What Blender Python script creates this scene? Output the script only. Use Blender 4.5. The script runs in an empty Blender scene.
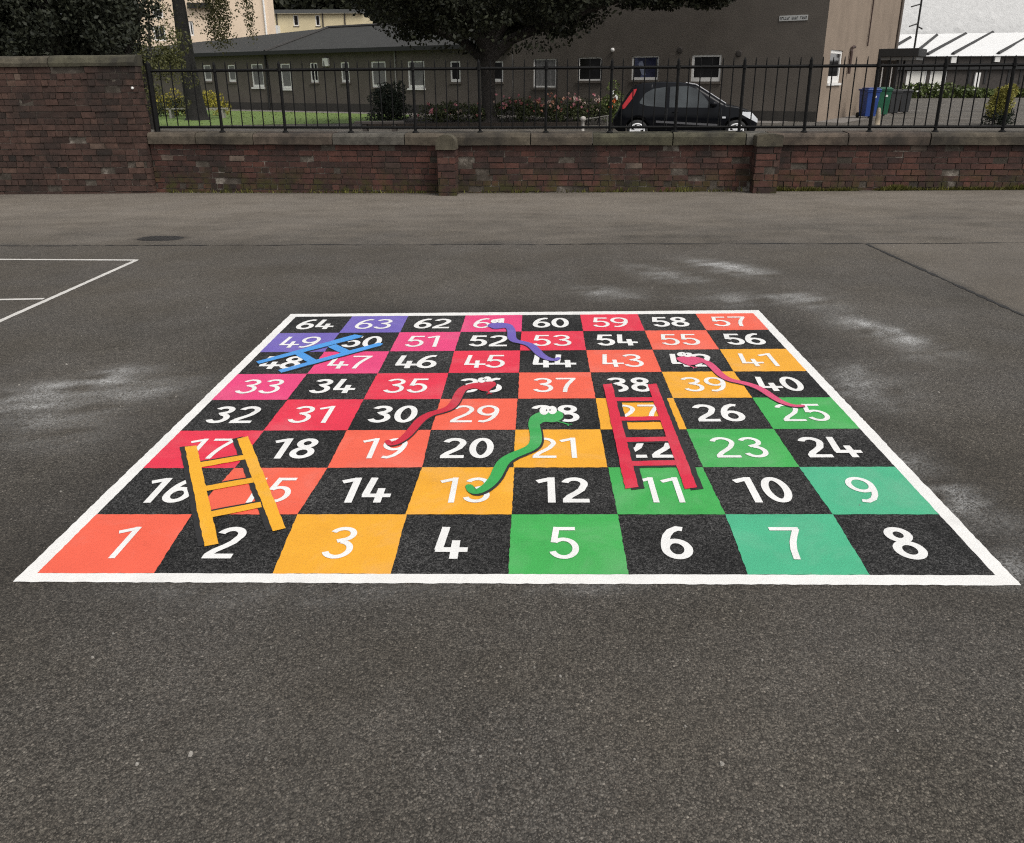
import bpy, math, random
from mathutils import Vector, Matrix, noise
random.seed(7)
S = bpy.context.scene
COL = S.collection
R = math.radians

# ------------------------------------------------------------------ camera solve (metres, z up)
FPX, CYP, CAM_H = 819.424, 384.0, 1.629005
PITCH, ROLL = R(20.42338), R(0.35)
cp, sp, cr, sr = math.cos(PITCH), math.sin(PITCH), math.cos(ROLL), math.sin(ROLL)
r0, fw, u0 = Vector((1, 0, 0)), Vector((0, cp, -sp)), Vector((0, sp, cp))
RIGHT, UP = cr*r0 - sr*u0, sr*r0 + cr*u0
CAM = Vector((0, 0, CAM_H))
CELL = 0.42
PN = Vector((-9.91475e-03, -1.83e-05, 9.999508e-01))     # slight drainage fall of the playground
EX = Vector((0.99950662, -0.02980471, 0.0099098)); EY = Vector((0.0298030589, 0.999555741, 3.138e-04))
BO = Vector((-1.6990123, 2.51017407, -0.01688024))       # inner front left corner of the painted board
BFRAME = Matrix(((EX.x, EY.x, PN.x, BO.x), (EX.y, EY.y, PN.y, BO.y), (EX.z, EY.z, PN.z, BO.z), (0, 0, 0, 1)))

def ray(px, py): return RIGHT*((px-512)/FPX) + fw + UP*((CYP-py)/FPX)
def ground(px, py, z=0.0):
    d = ray(px, py); return CAM + d*((z-CAM_H)/d.z)
def aty(px, py, Y):
    d = ray(px, py); return CAM + d*(Y/d.y)
def board(px, py):                       # point of the playground surface, in metres in the board's own axes
    d = ray(px, py); p = CAM + d*((BO-CAM).dot(PN)/d.dot(PN)); q = p-BO
    return q.dot(EX), q.dot(EY)
def online(px, py, A, B):
    d = ray(px, py); n = Vector((-(B[1]-A[1]), B[0]-A[0]))
    t = ((A[0]-CAM.x)*n.x+(A[1]-CAM.y)*n.y)/(d.x*n.x+d.y*n.y); return CAM+d*t
def pgz(x): return 0.0099152*max(-10.5, min(10.5, x))

cam = bpy.data.cameras.new('camera'); co = bpy.data.objects.new('camera', cam); COL.objects.link(co)
M = Matrix((RIGHT, UP, -fw)).transposed().to_4x4(); M.translation = CAM
co.matrix_world = M
cam.sensor_fit = 'HORIZONTAL'; cam.sensor_width = 36; cam.lens = FPX/1024*36; cam.shift_y = -37.5/1024
cam.clip_start = 0.05; cam.clip_end = 3000
S.camera = co
S.cycles.use_denoising = False; S.cycles.filter_width = 1.15

# ------------------------------------------------------------------ mesh helpers
class MB:
    def __init__(s): s.v = []; s.f = []; s.c = []; s.cur = 0.5
    def quad(s, *p):
        n = len(s.v); s.v += [tuple(q) for q in p]; s.f.append(tuple(range(n, n+len(p)))); s.c.append(s.cur); return s
    def box(s, c, d, m=None):
        x, y, z = c; a, b, h = d[0]/2, d[1]/2, d[2]/2
        p = [Vector((x+i*a, y+j*b, z+k*h)) for k in (-1, 1) for j in (-1, 1) for i in (-1, 1)]
        if m: p = [m @ q for q in p]
        n = len(s.v); s.v += [tuple(q) for q in p]
        for f in ((0, 2, 3, 1), (4, 5, 7, 6), (0, 1, 5, 4), (2, 6, 7, 3), (0, 4, 6, 2), (1, 3, 7, 5)):
            s.f.append(tuple(n+i for i in f)); s.c.append(s.cur)
        return s
    def boxr(s, x0, x1, y0, y1, z0, z1): return s.box(((x0+x1)/2, (y0+y1)/2, (z0+z1)/2), (x1-x0, y1-y0, z1-z0))
    def tube(s, pts, rad, n=8, cap=True):
        pts = [Vector(p) for p in pts]; rad = rad if isinstance(rad, (list, tuple)) else [rad]*len(pts); rings = []
        for i, p in enumerate(pts):
            t = (pts[min(i+1, len(pts)-1)]-pts[max(i-1, 0)]).normalized()
            a = Vector((0, 0, 1)) if abs(t.z) < .9 else Vector((1, 0, 0))
            e1 = t.cross(a).normalized(); e2 = t.cross(e1)
            b = len(s.v)
            for k in range(n):
                w = 2*math.pi*k/n; s.v.append(tuple(p+(e1*math.cos(w)+e2*math.sin(w))*rad[i]))
            rings.append(b)
        for a, b in zip(rings, rings[1:]):
            for k in range(n):
                s.f.append((a+k, a+(k+1) % n, b+(k+1) % n, b+k)); s.c.append(s.cur)
        if cap:
            s.f.append(tuple(rings[0]+k for k in range(n))); s.c.append(s.cur)
            s.f.append(tuple(rings[-1]+n-1-k for k in range(n))); s.c.append(s.cur)
        return s
    def lathe(s, c, prof, n=24, axis='z'):      # prof: (radius, height)
        b = len(s.v)
        for r_, h in prof:
            for k in range(n):
                w = 2*math.pi*k/n; x, y = r_*math.cos(w), r_*math.sin(w)
                q = (c[0]+x, c[1]+y, c[2]+h) if axis == 'z' else (c[0]+x, c[1]-h, c[2]+y)
                s.v.append(q)
        for i in range(len(prof)-1):
            for k in range(n):
                s.f.append((b+i*n+k, b+i*n+(k+1) % n, b+(i+1)*n+(k+1) % n, b+(i+1)*n+k)); s.c.append(s.cur)
        s.f.append(tuple(b+k for k in range(n))); s.c.append(s.cur)
        s.f.append(tuple(b+(len(prof)-1)*n+k for k in range(n))); s.c.append(s.cur)
        return s
    def prism(s, poly, z0, z1, m=None):         # flat outline given thickness
        b = len(s.v); n = len(poly)
        for z in (z0, z1):
            for q in poly:
                p = Vector((q[0], q[1], z)); s.v.append(tuple(m @ p if m else p))
        s.f.append(tuple(b+n+i for i in range(n))); s.c.append(s.cur)
        s.f.append(tuple(b+n-1-i for i in range(n))); s.c.append(s.cur)
        for i in range(n):
            s.f.append((b+i, b+(i+1) % n, b+n+(i+1) % n, b+n+i)); s.c.append(s.cur)
        return s
    def build(s, name, m, parent=None, smooth=False, attr=False, bevel=0):
        me = bpy.data.meshes.new(name); me.from_pydata(s.v, [], s.f); me.materials.append(m)
        if attr:
            at = me.attributes.new('tint', 'FLOAT', 'FACE'); at.data.foreach_set('value', s.c)
        if smooth: me.polygons.foreach_set('use_smooth', [True]*len(me.polygons))
        me.update(); o = bpy.data.objects.new(name, me); COL.objects.link(o)
        if parent: o.parent = parent
        if bevel:
            bv = o.modifiers.new('bevel', 'BEVEL'); bv.width = bevel; bv.segments = 2; bv.limit_method = 'ANGLE'
        return o

def tag(o, label=None, cat=None, group=None, kind=None):
    if label: o['label'] = label
    if cat: o['category'] = cat
    if group: o['group'] = group
    if kind: o['kind'] = kind
    return o
def thing(name, label, cat, loc=(0, 0, 0), rz=0.0, group=None, mat=None):
    e = bpy.data.objects.new(name, None); COL.objects.link(e); e.empty_display_size = .2
    if mat is not None: e.matrix_world = mat
    else: e.location = loc; e.rotation_euler = (0, 0, rz)
    return tag(e, label, cat, group)
def copy_thing(o, label, loc=None, rz=None):
    c = o.copy(); COL.objects.link(c); c['label'] = label
    if loc is not None: c.location = loc
    if rz is not None: c.rotation_euler = (0, 0, rz)
    for ch in list(o.children):
        d = ch.copy(); COL.objects.link(d); d.parent = c
        for g in list(ch.children):
            e = g.copy(); COL.objects.link(e); e.parent = d
    return c

# ------------------------------------------------------------------ materials
def lin(c): return tuple(((x/255+.055)/1.055)**2.4 if x > 10 else x/255/12.92 for x in c)
class NT:
    def __init__(s, name):
        s.m = bpy.data.materials.new(name); s.m.use_nodes = True; s.t = s.m.node_tree; s.t.nodes.clear()
        s.out = s.t.nodes.new('ShaderNodeOutputMaterial'); s.b = s.t.nodes.new('ShaderNodeBsdfPrincipled')
        s.t.links.new(s.b.outputs[0], s.out.inputs[0]); s.tc = s.t.nodes.new('ShaderNodeTexCoord').outputs['Object']
    def n(s, t): return s.t.nodes.new(t)
    def put(s, sock, val):
        if isinstance(val, bpy.types.NodeSocket): s.t.links.new(val, sock)
        elif isinstance(val, (tuple, list)) and len(val) == 3 and sock.type == 'RGBA': sock.default_value = (*val, 1)
        else: sock.default_value = val
    def noise(s, scale, detail=3, rough=.55, vec=None, dist=0):
        n = s.n('ShaderNodeTexNoise'); n.inputs['Scale'].default_value = scale; n.inputs['Detail'].default_value = detail
        n.inputs['Roughness'].default_value = rough; n.inputs['Distortion'].default_value = dist
        s.put(n.inputs['Vector'], vec or s.tc); return n.outputs[0]
    def vor(s, scale, vec=None, feature='F1'):
        n = s.n('ShaderNodeTexVoronoi'); n.inputs['Scale'].default_value = scale; n.feature = feature
        s.put(n.inputs['Vector'], vec or s.tc); return n
    def math(s, op, a, b=0.0, clamp=False):
        n = s.n('ShaderNodeMath'); n.operation = op; n.use_clamp = clamp; s.put(n.inputs[0], a); s.put(n.inputs[1], b); return n.outputs[0]
    def mix(s, f, a, b, mode='MIX'):
        n = s.n('ShaderNodeMix'); n.data_type = 'RGBA'; n.blend_type = mode
        s.put(n.inputs[0], f); s.put(n.inputs[6], a); s.put(n.inputs[7], b); return n.outputs[2]
    def ramp(s, v, stops):
        n = s.n('ShaderNodeValToRGB'); s.put(n.inputs[0], v)
        while len(n.color_ramp.elements) < len(stops): n.color_ramp.elements.new(.5)
        for e, (p, c) in zip(n.color_ramp.elements, stops):
            e.position = p; e.color = (*c, 1) if isinstance(c, (tuple, list)) else (c, c, c, 1)
        return n.outputs[0]
    def rng(s, v, a, b, c=0., d=1.):
        n = s.n('ShaderNodeMapRange'); s.put(n.inputs[0], v)
        for i, x in enumerate((a, b, c, d)): n.inputs[i+1].default_value = x
        return n.outputs[0]
    def attr(s, name):
        n = s.n('ShaderNodeAttribute'); n.attribute_name = name; return n.outputs['Fac']
    def bump(s, h, strength=.3, dist=.01):
        n = s.n('ShaderNodeBump'); n.inputs['Strength'].default_value = strength; n.inputs['Distance'].default_value = dist
        s.put(n.inputs['Height'], h); s.t.links.new(n.outputs[0], s.b.inputs['Normal'])
    def done(s, col, rough=.7, metal=0., spec=.5):
        s.put(s.b.inputs['Base Color'], col); s.put(s.b.inputs['Roughness'], rough); s.b.inputs['Metallic'].default_value = metal
        s.b.inputs['Specular IOR Level'].default_value = spec; return s.m

def plain(name, c, rough=.6, var=.25, scale=6, bump=.0, metal=0., spec=.5, fine=60):
    t = NT(name); n = t.noise(scale, 5); f = t.noise(fine, 3)
    k = t.math('ADD', t.math('MULTIPLY', n, .65), t.math('MULTIPLY', f, .35))
    col = t.mix(t.rng(k, .3, .7), tuple(x*(1-var) for x in c), tuple(min(1, x*(1+var)) for x in c))
    if bump: t.bump(f, bump, .02)
    return t.done(col, rough, metal, spec)

def asphalt(name, attrs=True, mul=1.0, spec=.25):
    t = NT(name)
    v = t.vor(150); hsv = t.n('ShaderNodeSeparateColor'); t.put(hsv.inputs[0], v.outputs['Color'])
    st = t.math('POWER', hsv.outputs[0], 1.6)
    v2 = t.vor(330)
    s2 = t.n('ShaderNodeSeparateColor'); t.put(s2.inputs[0], v2.outputs['Color'])
    big = t.noise(.55, 5, .6); mid = t.noise(3.2, 5, .65); fin = t.noise(22, 3)
    val = t.math('ADD', t.math('MULTIPLY', st, .048), t.math('MULTIPLY', t.math('POWER', s2.outputs[1], 4.), .085))
    val = t.math('ADD', val, t.math('MULTIPLY', t.rng(hsv.outputs[1], .955, 1.0), .085)); val = t.math('ADD', val, .020)
    gap = t.rng(v.outputs['Distance'], .42, .75, 1., .6)
    val = t.math('MULTIPLY', val, gap)
    blot = t.math('ADD', t.math('MULTIPLY', big, 1.5), t.math('ADD', t.math('MULTIPLY', mid, .42), t.math('MULTIPLY', fin, .13)))
    val = t.math('MULTIPLY', val, t.rng(blot, .75, 1.3, .72, 1.40))
    val = t.math('MULTIPLY', val, mul*1.06)
    warm = t.mix(t.rng(t.noise(1.1, 4), .35, .65), (1.14, 1.02, .83), (1.07, 1.0, .90))
    warm = t.mix(t.rng(s2.outputs[2], .7, 1.0), warm, (1.2, 1.02, .84))
    col = t.mix(1.0, warm, val, 'MULTIPLY')
    if attrs:
        age_sheen = t.attr('age_sheen'); age_sheen_n = t.math('ADD', age_sheen, 0.0)
        age_sheen_c = t.mix(t.rng(big, .35, .7), (1.9, 1.68, 1.42), (1.45, 1.3, 1.12))
        col = t.mix(age_sheen_n, col, t.mix(1.0, col, age_sheen_c, 'MULTIPLY'))
        col = t.mix(t.math('MULTIPLY', age_sheen, .60), col, (.225, .203, .176))  # older tan tarmac, with grazing sheen lightened into the colour
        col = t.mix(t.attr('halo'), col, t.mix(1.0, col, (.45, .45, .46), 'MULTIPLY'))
        sc = t.attr('scuff')
        g = t.math('MULTIPLY', sc, t.rng(t.math('ADD', hsv.outputs[1], t.math('MULTIPLY', fin, .6)), .35, 1.15, .1, 1.), True)
        col = t.mix(g, col, (.42, .42, .41))
        col = t.mix(t.attr('tarmac_dark'), col, t.mix(1.0, col, (.35, .35, .35), 'MULTIPLY'))
    h = t.math('SUBTRACT', t.math('MULTIPLY', hsv.outputs[2], .5), v.outputs['Distance'])
    t.bump(h, .55, .004)
    return t.done(col, .82, 0, spec)

def paint(name, c, wear=.18, rough=.55):
    t = NT(name)
    v = t.vor(115); sc = t.n('ShaderNodeSeparateColor'); t.put(sc.inputs[0], v.outputs['Color'])
    n = t.noise(5, 5); f = t.noise(170, 3, .7); cl = t.noise(1.7, 3)
    k = t.math('ADD', t.math('MULTIPLY', n, .5), t.math('MULTIPLY', f, .5))
    col = t.mix(t.rng(k, .3, .7), tuple(x*.86 for x in c), tuple(min(.86, x*1.08+.004) for x in c))
    lo2 = t.noise(2.6, 5, .65, None, .6); col = t.mix(t.rng(lo2, .5, .8, 0, .16), col, (.5, .5, .48)); lo3 = t.noise(3.7, 5, .7); col = t.mix(t.rng(lo3, .55, .8, 0, .28), col, tuple(x*.45 for x in c))
    # where the coat is thin the grain of the tarmac breaks through as tiny pits
    pit = t.math('MULTIPLY', t.rng(f, .60, .74), t.rng(t.math('ADD', sc.outputs[0], cl), .9, 1.35), True)
    col = t.mix(t.math('MULTIPLY', pit, wear*3.2, True), col, (.06, .057, .052))
    t.bump(t.math('ADD', t.math('SUBTRACT', t.math('MULTIPLY', sc.outputs[2], .5), v.outputs['Distance']), f), .22, .003)
    return t.done(col, rough, 0, .4)

def black_coat(name):
    t = NT(name)
    v = t.vor(125); sc = t.n('ShaderNodeSeparateColor'); t.put(sc.inputs[0], v.outputs['Color'])
    v2 = t.vor(300); s2 = t.n('ShaderNodeSeparateColor'); t.put(s2.inputs[0], v2.outputs['Color'])
    big = t.noise(1.3, 4); f = t.noise(90, 3)
    a = t.math('MULTIPLY', t.math('POWER', sc.outputs[0], 3.), .040)
    a = t.math('ADD', a, t.math('MULTIPLY', t.math('POWER', s2.outputs[1], 4.), .075))
    a = t.math('ADD', a, .005)
    a = t.math('MULTIPLY', a, t.rng(big, .35, .68, .55, 1.5))
    col = t.mix(1.0, (1.0, .98, .95), a, 'MULTIPLY')
    t.bump(t.math('SUBTRACT', t.math('MULTIPLY', sc.outputs[2], .6), v.outputs['Distance']), .6, .004)
    return t.done(col, .7, 0, .2)

def tinted(name, stops, rough=.85, bump=.4, grime=.5, scale=14, moss=None):
    t = NT(name); a = t.attr('tint'); n = t.noise(scale, 5, .65); f = t.noise(70, 4, .7)
    col = t.ramp(a, stops)
    k = t.math('ADD', t.math('MULTIPLY', n, .6), t.math('MULTIPLY', f, .4))
    col = t.mix(1.0, col, t.ramp(k, [(.3, 1-grime), (.7, 1+grime*.6)]), 'MULTIPLY')
    big = t.noise(1.6, 4, .6)
    col = t.mix(t.rng(big, .46, .68, 0, .75), col, (.022, .02, .018))
    if moss:
        sep = t.n('ShaderNodeSeparateXYZ'); t.put(sep.inputs[0], t.tc)
        mz = t.math('MULTIPLY', t.rng(sep.outputs[2], .06, .40, 1., 0.), t.rng(t.noise(5, 4), .42, .62))
        col = t.mix(t.math('MULTIPLY', mz, .75), col, moss)
    if bump: t.bump(k, bump, .015)
    return t.done(col, rough, 0, .25)

def leafmat(name, a, b, rough=.6, trans=.0):
    t = NT(name); col = t.mix(t.attr('tint'), a, b)
    t.done(col, rough, 0, .3)
    if trans:
        tr = t.n('ShaderNodeBsdfTranslucent'); t.put(tr.inputs[0], col); mx = t.n('ShaderNodeMixShader'); mx.inputs[0].default_value = trans
        t.t.links.new(t.b.outputs[0], mx.inputs[1]); t.t.links.new(tr.outputs[0], mx.inputs[2]); t.t.links.new(mx.outputs[0], t.out.inputs[0])
    return t.m

K86 = .86
def pc(*c): return tuple(x*K86 for x in lin(c))
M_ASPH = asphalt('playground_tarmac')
M_YARD = asphalt('yard_tarmac', False, 1.6)
M_WHITE = paint('white_road_paint', (.80, .785, .755), .14)
M_DIG = paint('white_number_paint', (.80, .79, .765), .10)
M_BLACK = black_coat('black_coating')
M_EDGE = plain('black_edging_paint', (.018, .017, .017), .7, .4, 40)
PAL = {0: ('coral', pc(250, 104, 78)), 1: ('amber', pc(250, 176, 46)), 2: ('green', pc(66, 176, 84)), 3: ('teal', pc(76, 184, 138)),
       -1: ('red', pc(236, 52, 78)), -2: ('pink', pc(238, 70, 128)), -3: ('purple', pc(118, 102, 188))}
M_SQ = {k: paint(n+'_paint', c) for k, (n, c) in PAL.items()}

M_BRICK = tinted('old_brick', [(0, (.034, .025, .021)), (.25, (.046, .028, .024)), (.5, (.074, .037, .030)), (.75, (.110, .048, .036)), (.9, (.09, .062, .05)), (1, (.16, .12, .095))], moss=(.05, .052, .013))
M_BRICKT = tinted('old_dark_brick', [(0, (.024, .02, .017)), (.3, (.05, .032, .026)), (.6, (.082, .047, .037)), (.85, (.105, .062, .047)), (1, (.15, .11, .085))])
_t = NT('lime_mortar'); _n = _t.noise(2.2, 5, .7); _t.bump(_t.noise(60, 3), .5, .02); M_MORTAR = _t.done(_t.ramp(_n, [(.42, (.05, .042, .034)), (.56, (.10, .085, .07)), (.68, (.30, .27, .23))]), .95, 0, .2)
M_COPE = tinted('weathered_coping_stone', [(0, (.062, .060, .036)), (.35, (.085, .078, .053)), (.6, (.10, .083, .062)), (.8, (.115, .088, .068)), (1, (.11, .104, .088))], grime=.75, scale=7)
M_IRON = plain('black_iron', (.008, .008, .008), .75, .4, 20, spec=.15)
M_HARL = plain('grey_brown_harling', (.122, .107, .092), .95, .17, 1.2, .5, spec=.15, fine=22)
M_TAN_LIT = plain('lit_tan_roughcast', (.245, .195, .152), .95, .16, 1.1, .5, spec=.15, fine=22)  # same building's render; the side's brighter light is put into the tan colour
M_SLATE = plain('grey_slate_roof', (.027, .027, .024), .85, .3, 2.5, .3)
M_GUT = plain('dark_gutter', (.012, .012, .012), .6, .3)
M_UPVC = plain('white_window_frame', (.78, .77, .74), .4, .06)
M_CREAM = plain('cream_render', (.80, .64, .48), .9, .06, 1)
M_YELLOW = plain('pale_yellow_render', (.62, .53, .34), .9, .08, 1)
M_WROOF = plain('white_translucent_sheet', (.70, .70, .69), .5, .06, 2)
M_DARKTIM = plain('dark_brown_boarding', (.045, .038, .033), .8, .4, 4)
M_BARK = plain('rough_bark', (.035, .03, .026), .95, .5, 8, .8)
M_BIRCHB = plain('birch_bark', (.010, .009, .008), .95, .8, 3.5, .8)
M_GRASS = leafmat('lawn_grass', (.10, .155, .03), (.16, .22, .05), .8)
M_LAWN = plain('mown_lawn', (.12, .18, .042), .95, .25, 3, .2)
M_PATH = plain('pale_path', (.17, .155, .14), .9, .2, 4, .2)
def glassmat(name, c, rough=.06):
    t = NT(name); n = t.noise(1.5, 2); return t.done(t.mix(t.rng(n, .35, .65), tuple(x*.6 for x in c), tuple(x*1.3 for x in c)), rough, 0, .5)
M_GLASS = glassmat('dark_window_glass', (.012, .012, .013))
def curtain(name, a, b):
    t = NT(name); w = t.n('ShaderNodeTexWave'); w.inputs['Scale'].default_value = 4.5; w.inputs['Distortion'].default_value = 2.5; w.inputs['Detail'].default_value = 2
    t.put(w.inputs['Vector'], t.tc); return t.done(t.mix(w.outputs[1], a, b), .12, 0, .5)
M_NET = curtain('glass_before_net_curtain', (.09, .088, .085), (.26, .255, .25))

# ------------------------------------------------------------------ world and light: a bright overcast day
el, az = R(54), R(136)        # az: from +Y towards +X
w = bpy.data.worlds.new('World'); S.world = w; w.use_nodes = True; nt = w.node_tree; nt.nodes.clear()
sky = nt.nodes.new('ShaderNodeTexSky'); sky.sky_type = 'NISHITA'; sky.sun_disc = False; sky.sun_elevation = el; sky.sun_rotation = az
sky.air_density = 1.0; sky.dust_density = 4.0; sky.ozone_density = 1.0
hs = nt.nodes.new('ShaderNodeHueSaturation'); hs.inputs['Saturation'].default_value = .18
bg = nt.nodes.new('ShaderNodeBackground'); bg.inputs['Strength'].default_value = .12
ow = nt.nodes.new('ShaderNodeOutputWorld')
nt.links.new(sky.outputs[0], hs.inputs['Color']); nt.links.new(hs.outputs[0], bg.inputs[0]); nt.links.new(bg.outputs[0], ow.inputs[0])
sl = bpy.data.lights.new('sun', 'SUN'); sl.energy = 1.25; sl.angle = R(28); sl.color = (1, .95, .88)
so = bpy.data.objects.new('sun', sl); COL.objects.link(so)
sd = Vector((math.sin(az)*math.cos(el), math.cos(az)*math.cos(el), math.sin(el)))
so.rotation_euler = sd.to_track_quat('Z', 'Y').to_euler()
vs = S.view_settings; vs.view_transform = 'Standard'; vs.look = 'None'; vs.gamma = 1; vs.exposure = 0.36; vs.use_curve_mapping = False

# ------------------------------------------------------------------ line of the boundary wall
WL = [(-14.0, 13.95), (-5.709, 13.482), (-.98, 12.83), (3.774, 12.47), (7.47, 12.175), (16.0, 11.5)]
def wally(x):
    for (a, b), (c, d) in zip(WL, WL[1:]):
        if x <= c: return b+(d-b)*(x-a)/(c-a)
    return WL[-1][1]

# ------------------------------------------------------------------ ground
def ell(x, y, cx, cy, a, b, ang):
    c, s = math.cos(ang), math.sin(ang); dx, dy = x-cx, y-cy
    return math.exp(-(((c*dx+s*dy)/a)**2+((c*dy-s*dx)/b)**2))
def gp(px, py):
    d = ray(px, py); p = CAM+d*((BO-CAM).dot(PN)/d.dot(PN)); return p.x, p.y
BL = []
def streak(p0, p1, wpx, k, soft=1.0):
    a, b = gp(*p0), gp(*p1); c, d = gp((p0[0]+p1[0])/2, (p0[1]+p1[1])/2-wpx/2), gp((p0[0]+p1[0])/2, (p0[1]+p1[1])/2+wpx/2)
    L = math.hypot(b[0]-a[0], b[1]-a[1])/2; Wd = math.hypot(c[0]-d[0], c[1]-d[1])/2
    BL.append(((a[0]+b[0])/2, (a[1]+b[1])/2, max(L, .05), max(Wd*soft, .04), math.atan2(b[1]-a[1], b[0]-a[0]), k))
for s_ in [((-30, 402), (70, 402), 30, .42), ((20, 395), (150, 370), 22, .34), ((0, 412), (110, 420), 40, .22), ((85, 385), (140, 370), 14, .45),
           ((100, 395), (230, 385), 24, .25), ((-20, 440), (120, 440), 34, .12),
           ((698, 262), (762, 274), 9, .85), ((712, 264), (745, 270), 4, .6), ((640, 268), (705, 284), 12, .35), ((580, 290), (640, 298), 12, .35), ((600, 288), (615, 291), 6, .3),
           ((783, 294), (832, 306), 14, .5), ((845, 319), (925, 343), 8, .6), ((858, 321), (908, 337), 4, .7), ((830, 312), (930, 350), 22, .14), ((900, 345), (960, 362), 30, .12),
           ((835, 372), (905, 408), 34, .3), ((850, 365), (880, 380), 20, .25), ((690, 300), (790, 300), 16, .28),
           ((925, 478), (962, 510), 30, .55), ((960, 500), (1010, 540), 60, .2), ((880, 440), (930, 470), 24, .2),
           ((985, 580), (1040, 560), 30, .3), ((150, 592), (420, 596), 22, .16), ((430, 590), (720, 594), 16, .12)]: streak(*s_)
BL = [(a, b, c, d*.8, e, k*1.2) for a, b, c, d, e, k in BL]
SEAM0, SEAM1 = gp(0, 246), gp(870, 243.5)
DIA0, DIA1 = gp(866, 244), gp(1024, 316)
def seam_y(x): return SEAM0[1]+(SEAM1[1]-SEAM0[1])*(x-SEAM0[0])/(SEAM1[0]-SEAM0[0])
DR = gp(161, 238.5)
def field(x, y):
    nz = noise.noise(Vector((x*1.3, y*1.3, 3))); nf = noise.noise(Vector((x*5, y*5, 1)))*.6+noise.noise(Vector((x*12, y*12, 9)))*.4
    far = max(0, min(1, (y-seam_y(x)-.02+.03*nf)/.05))
    cr_ = (DIA1[0]-DIA0[0])*(y-DIA0[1])-(DIA1[1]-DIA0[1])*(x-DIA0[0]); cr_ /= math.hypot(DIA1[0]-DIA0[0], DIA1[1]-DIA0[1])
    rt = max(0, min(1, (cr_+.03*nf)/.08)) if x > DIA0[0]-.3 else 0
    age_sheen = max(far*(.30+.12*nz+.50*max(0, min(1, (y-8.8)/2.6))), rt*(.42+.2*nz))  # older tarmac beyond the seams; lightening also paints in grazing sheen
    age_sheen = max(age_sheen, .05+.13*max(0, (y-5.5)/3)+.07*nz)
    age_sheen += .35*max(0, nf)*max(0, noise.noise(Vector((x*.7, y*2.2, 7))))*(1 if y > 8.5 else .35)
    age_sheen += (.20*noise.noise(Vector((x*2.4+y*1.5, y*5.0-x*.6, 17)))+.22*noise.noise(Vector((x*.9-y*.8, y*2.6+x*.5, 31)))+.12*nf)*far
    q = Vector((x, y, pgz(x)))-BO; bx, by = q.dot(EX)/CELL, q.dot(EY)/CELL
    d = max(-.14-bx, bx-8.14, -.14-by, by-8.2)
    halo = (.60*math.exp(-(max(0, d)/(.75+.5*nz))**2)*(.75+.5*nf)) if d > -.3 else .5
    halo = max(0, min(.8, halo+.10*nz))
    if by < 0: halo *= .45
    sc = 0
    for cx, cy, a, b, an, k in BL:
        if abs(x-cx) < 2.4*a+.3 and abs(y-cy) < 2.4*a+2.4*b: sc += k*ell(x+.1*nf, y+.1*nz, cx, cy, a, b, an)
    sc *= max(.0, .75+1.5*nf+1.1*noise.noise(Vector((x*2.2+y*1.2, y*9-x*2.4, 13)))+.5*noise.noise(Vector((x*9, y*16, 3))))
    wb = noise.noise(Vector((x*.8, y*.8, 21)))
    sc += .07*max(0, wb)*max(0, .5+nf)
    tarmac_dark = math.exp(-(((x-DR[0])/.33)**2+((y-DR[1])/.15)**2)**3)*.85  # dark damp oval around the drain cover
    tarmac_dark += .55*math.exp(-((wally(x)-y-.02)/(.12+.05*nf))**2) if y > 10 else 0  # darker band along the foot of the wall
    return max(0, min(1, age_sheen)), max(0, min(1, sc)), halo, min(1, tarmac_dark)
me = bpy.data.meshes.new('playground')
NX, NY = 300, 190; xs = [-10.5+21*i/NX for i in range(NX+1)]
V = []; A = [[], [], [], []]
for j in range(NY+1):
    t_ = j/NY
    for x in xs:
        y = 1.0+(wally(x)+.12-1.0)*t_; V.append((x, y, pgz(x)))
        for q_, val in zip(A, field(x, y)): q_.append(val)
F = [(j*(NX+1)+i, j*(NX+1)+i+1, (j+1)*(NX+1)+i+1, (j+1)*(NX+1)+i) for j in range(NY) for i in range(NX)]
def extra(pts):
    n = len(V); V.extend(pts); F.append(tuple(range(n, n+len(pts))))
    for _ in pts:
        for q_, val in zip(A, (.1, 0, 0, 0)): q_.append(val)
zl, zr = pgz(-10.5), pgz(10.5)
extra([(-10.5, -60, zl), (10.5, -60, zr), (10.5, 1, zr), (-10.5, 1, zl)])
extra([(-60, -60, zl), (-10.5, -60, zl), (-10.5, wally(-10.5)+.12, zl), (-60, 14.2, zl)])
extra([(10.5, -60, zr), (60, -60, zr), (60, 11.7, zr), (10.5, wally(10.5)+.12, zr)])
me.from_pydata(V, [], F); me.materials.append(M_ASPH)
for nm, vals in zip(('age_sheen', 'scuff', 'halo', 'tarmac_dark'), A):
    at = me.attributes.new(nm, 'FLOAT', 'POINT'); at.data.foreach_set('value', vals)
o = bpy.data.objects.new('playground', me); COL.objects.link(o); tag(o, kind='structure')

mb = MB()                                   # everything beyond the wall, out to the horizon
near = [(-60, 14.0)]+[(x, wally(x)+.14) for x in (-14, -5.709, -.98, 3.774, 7.47, 16)]+[(60, 11.7)]
mb.quad(*[(x, y, 0) for x, y in near], (900, 11.7, 0), (900, 1500, 0), (-900, 1500, 0), (-900, 14.0, 0)).build('yard', M_YARD)
bpy.data.objects['yard']['kind'] = 'structure'
mb = MB(); mb.quad((-900, -900, -.2), (900, -900, -.2), (900, 13, -.2), (-900, 13, -.2)); tag(mb.build('ground', M_YARD), kind='structure')

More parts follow.
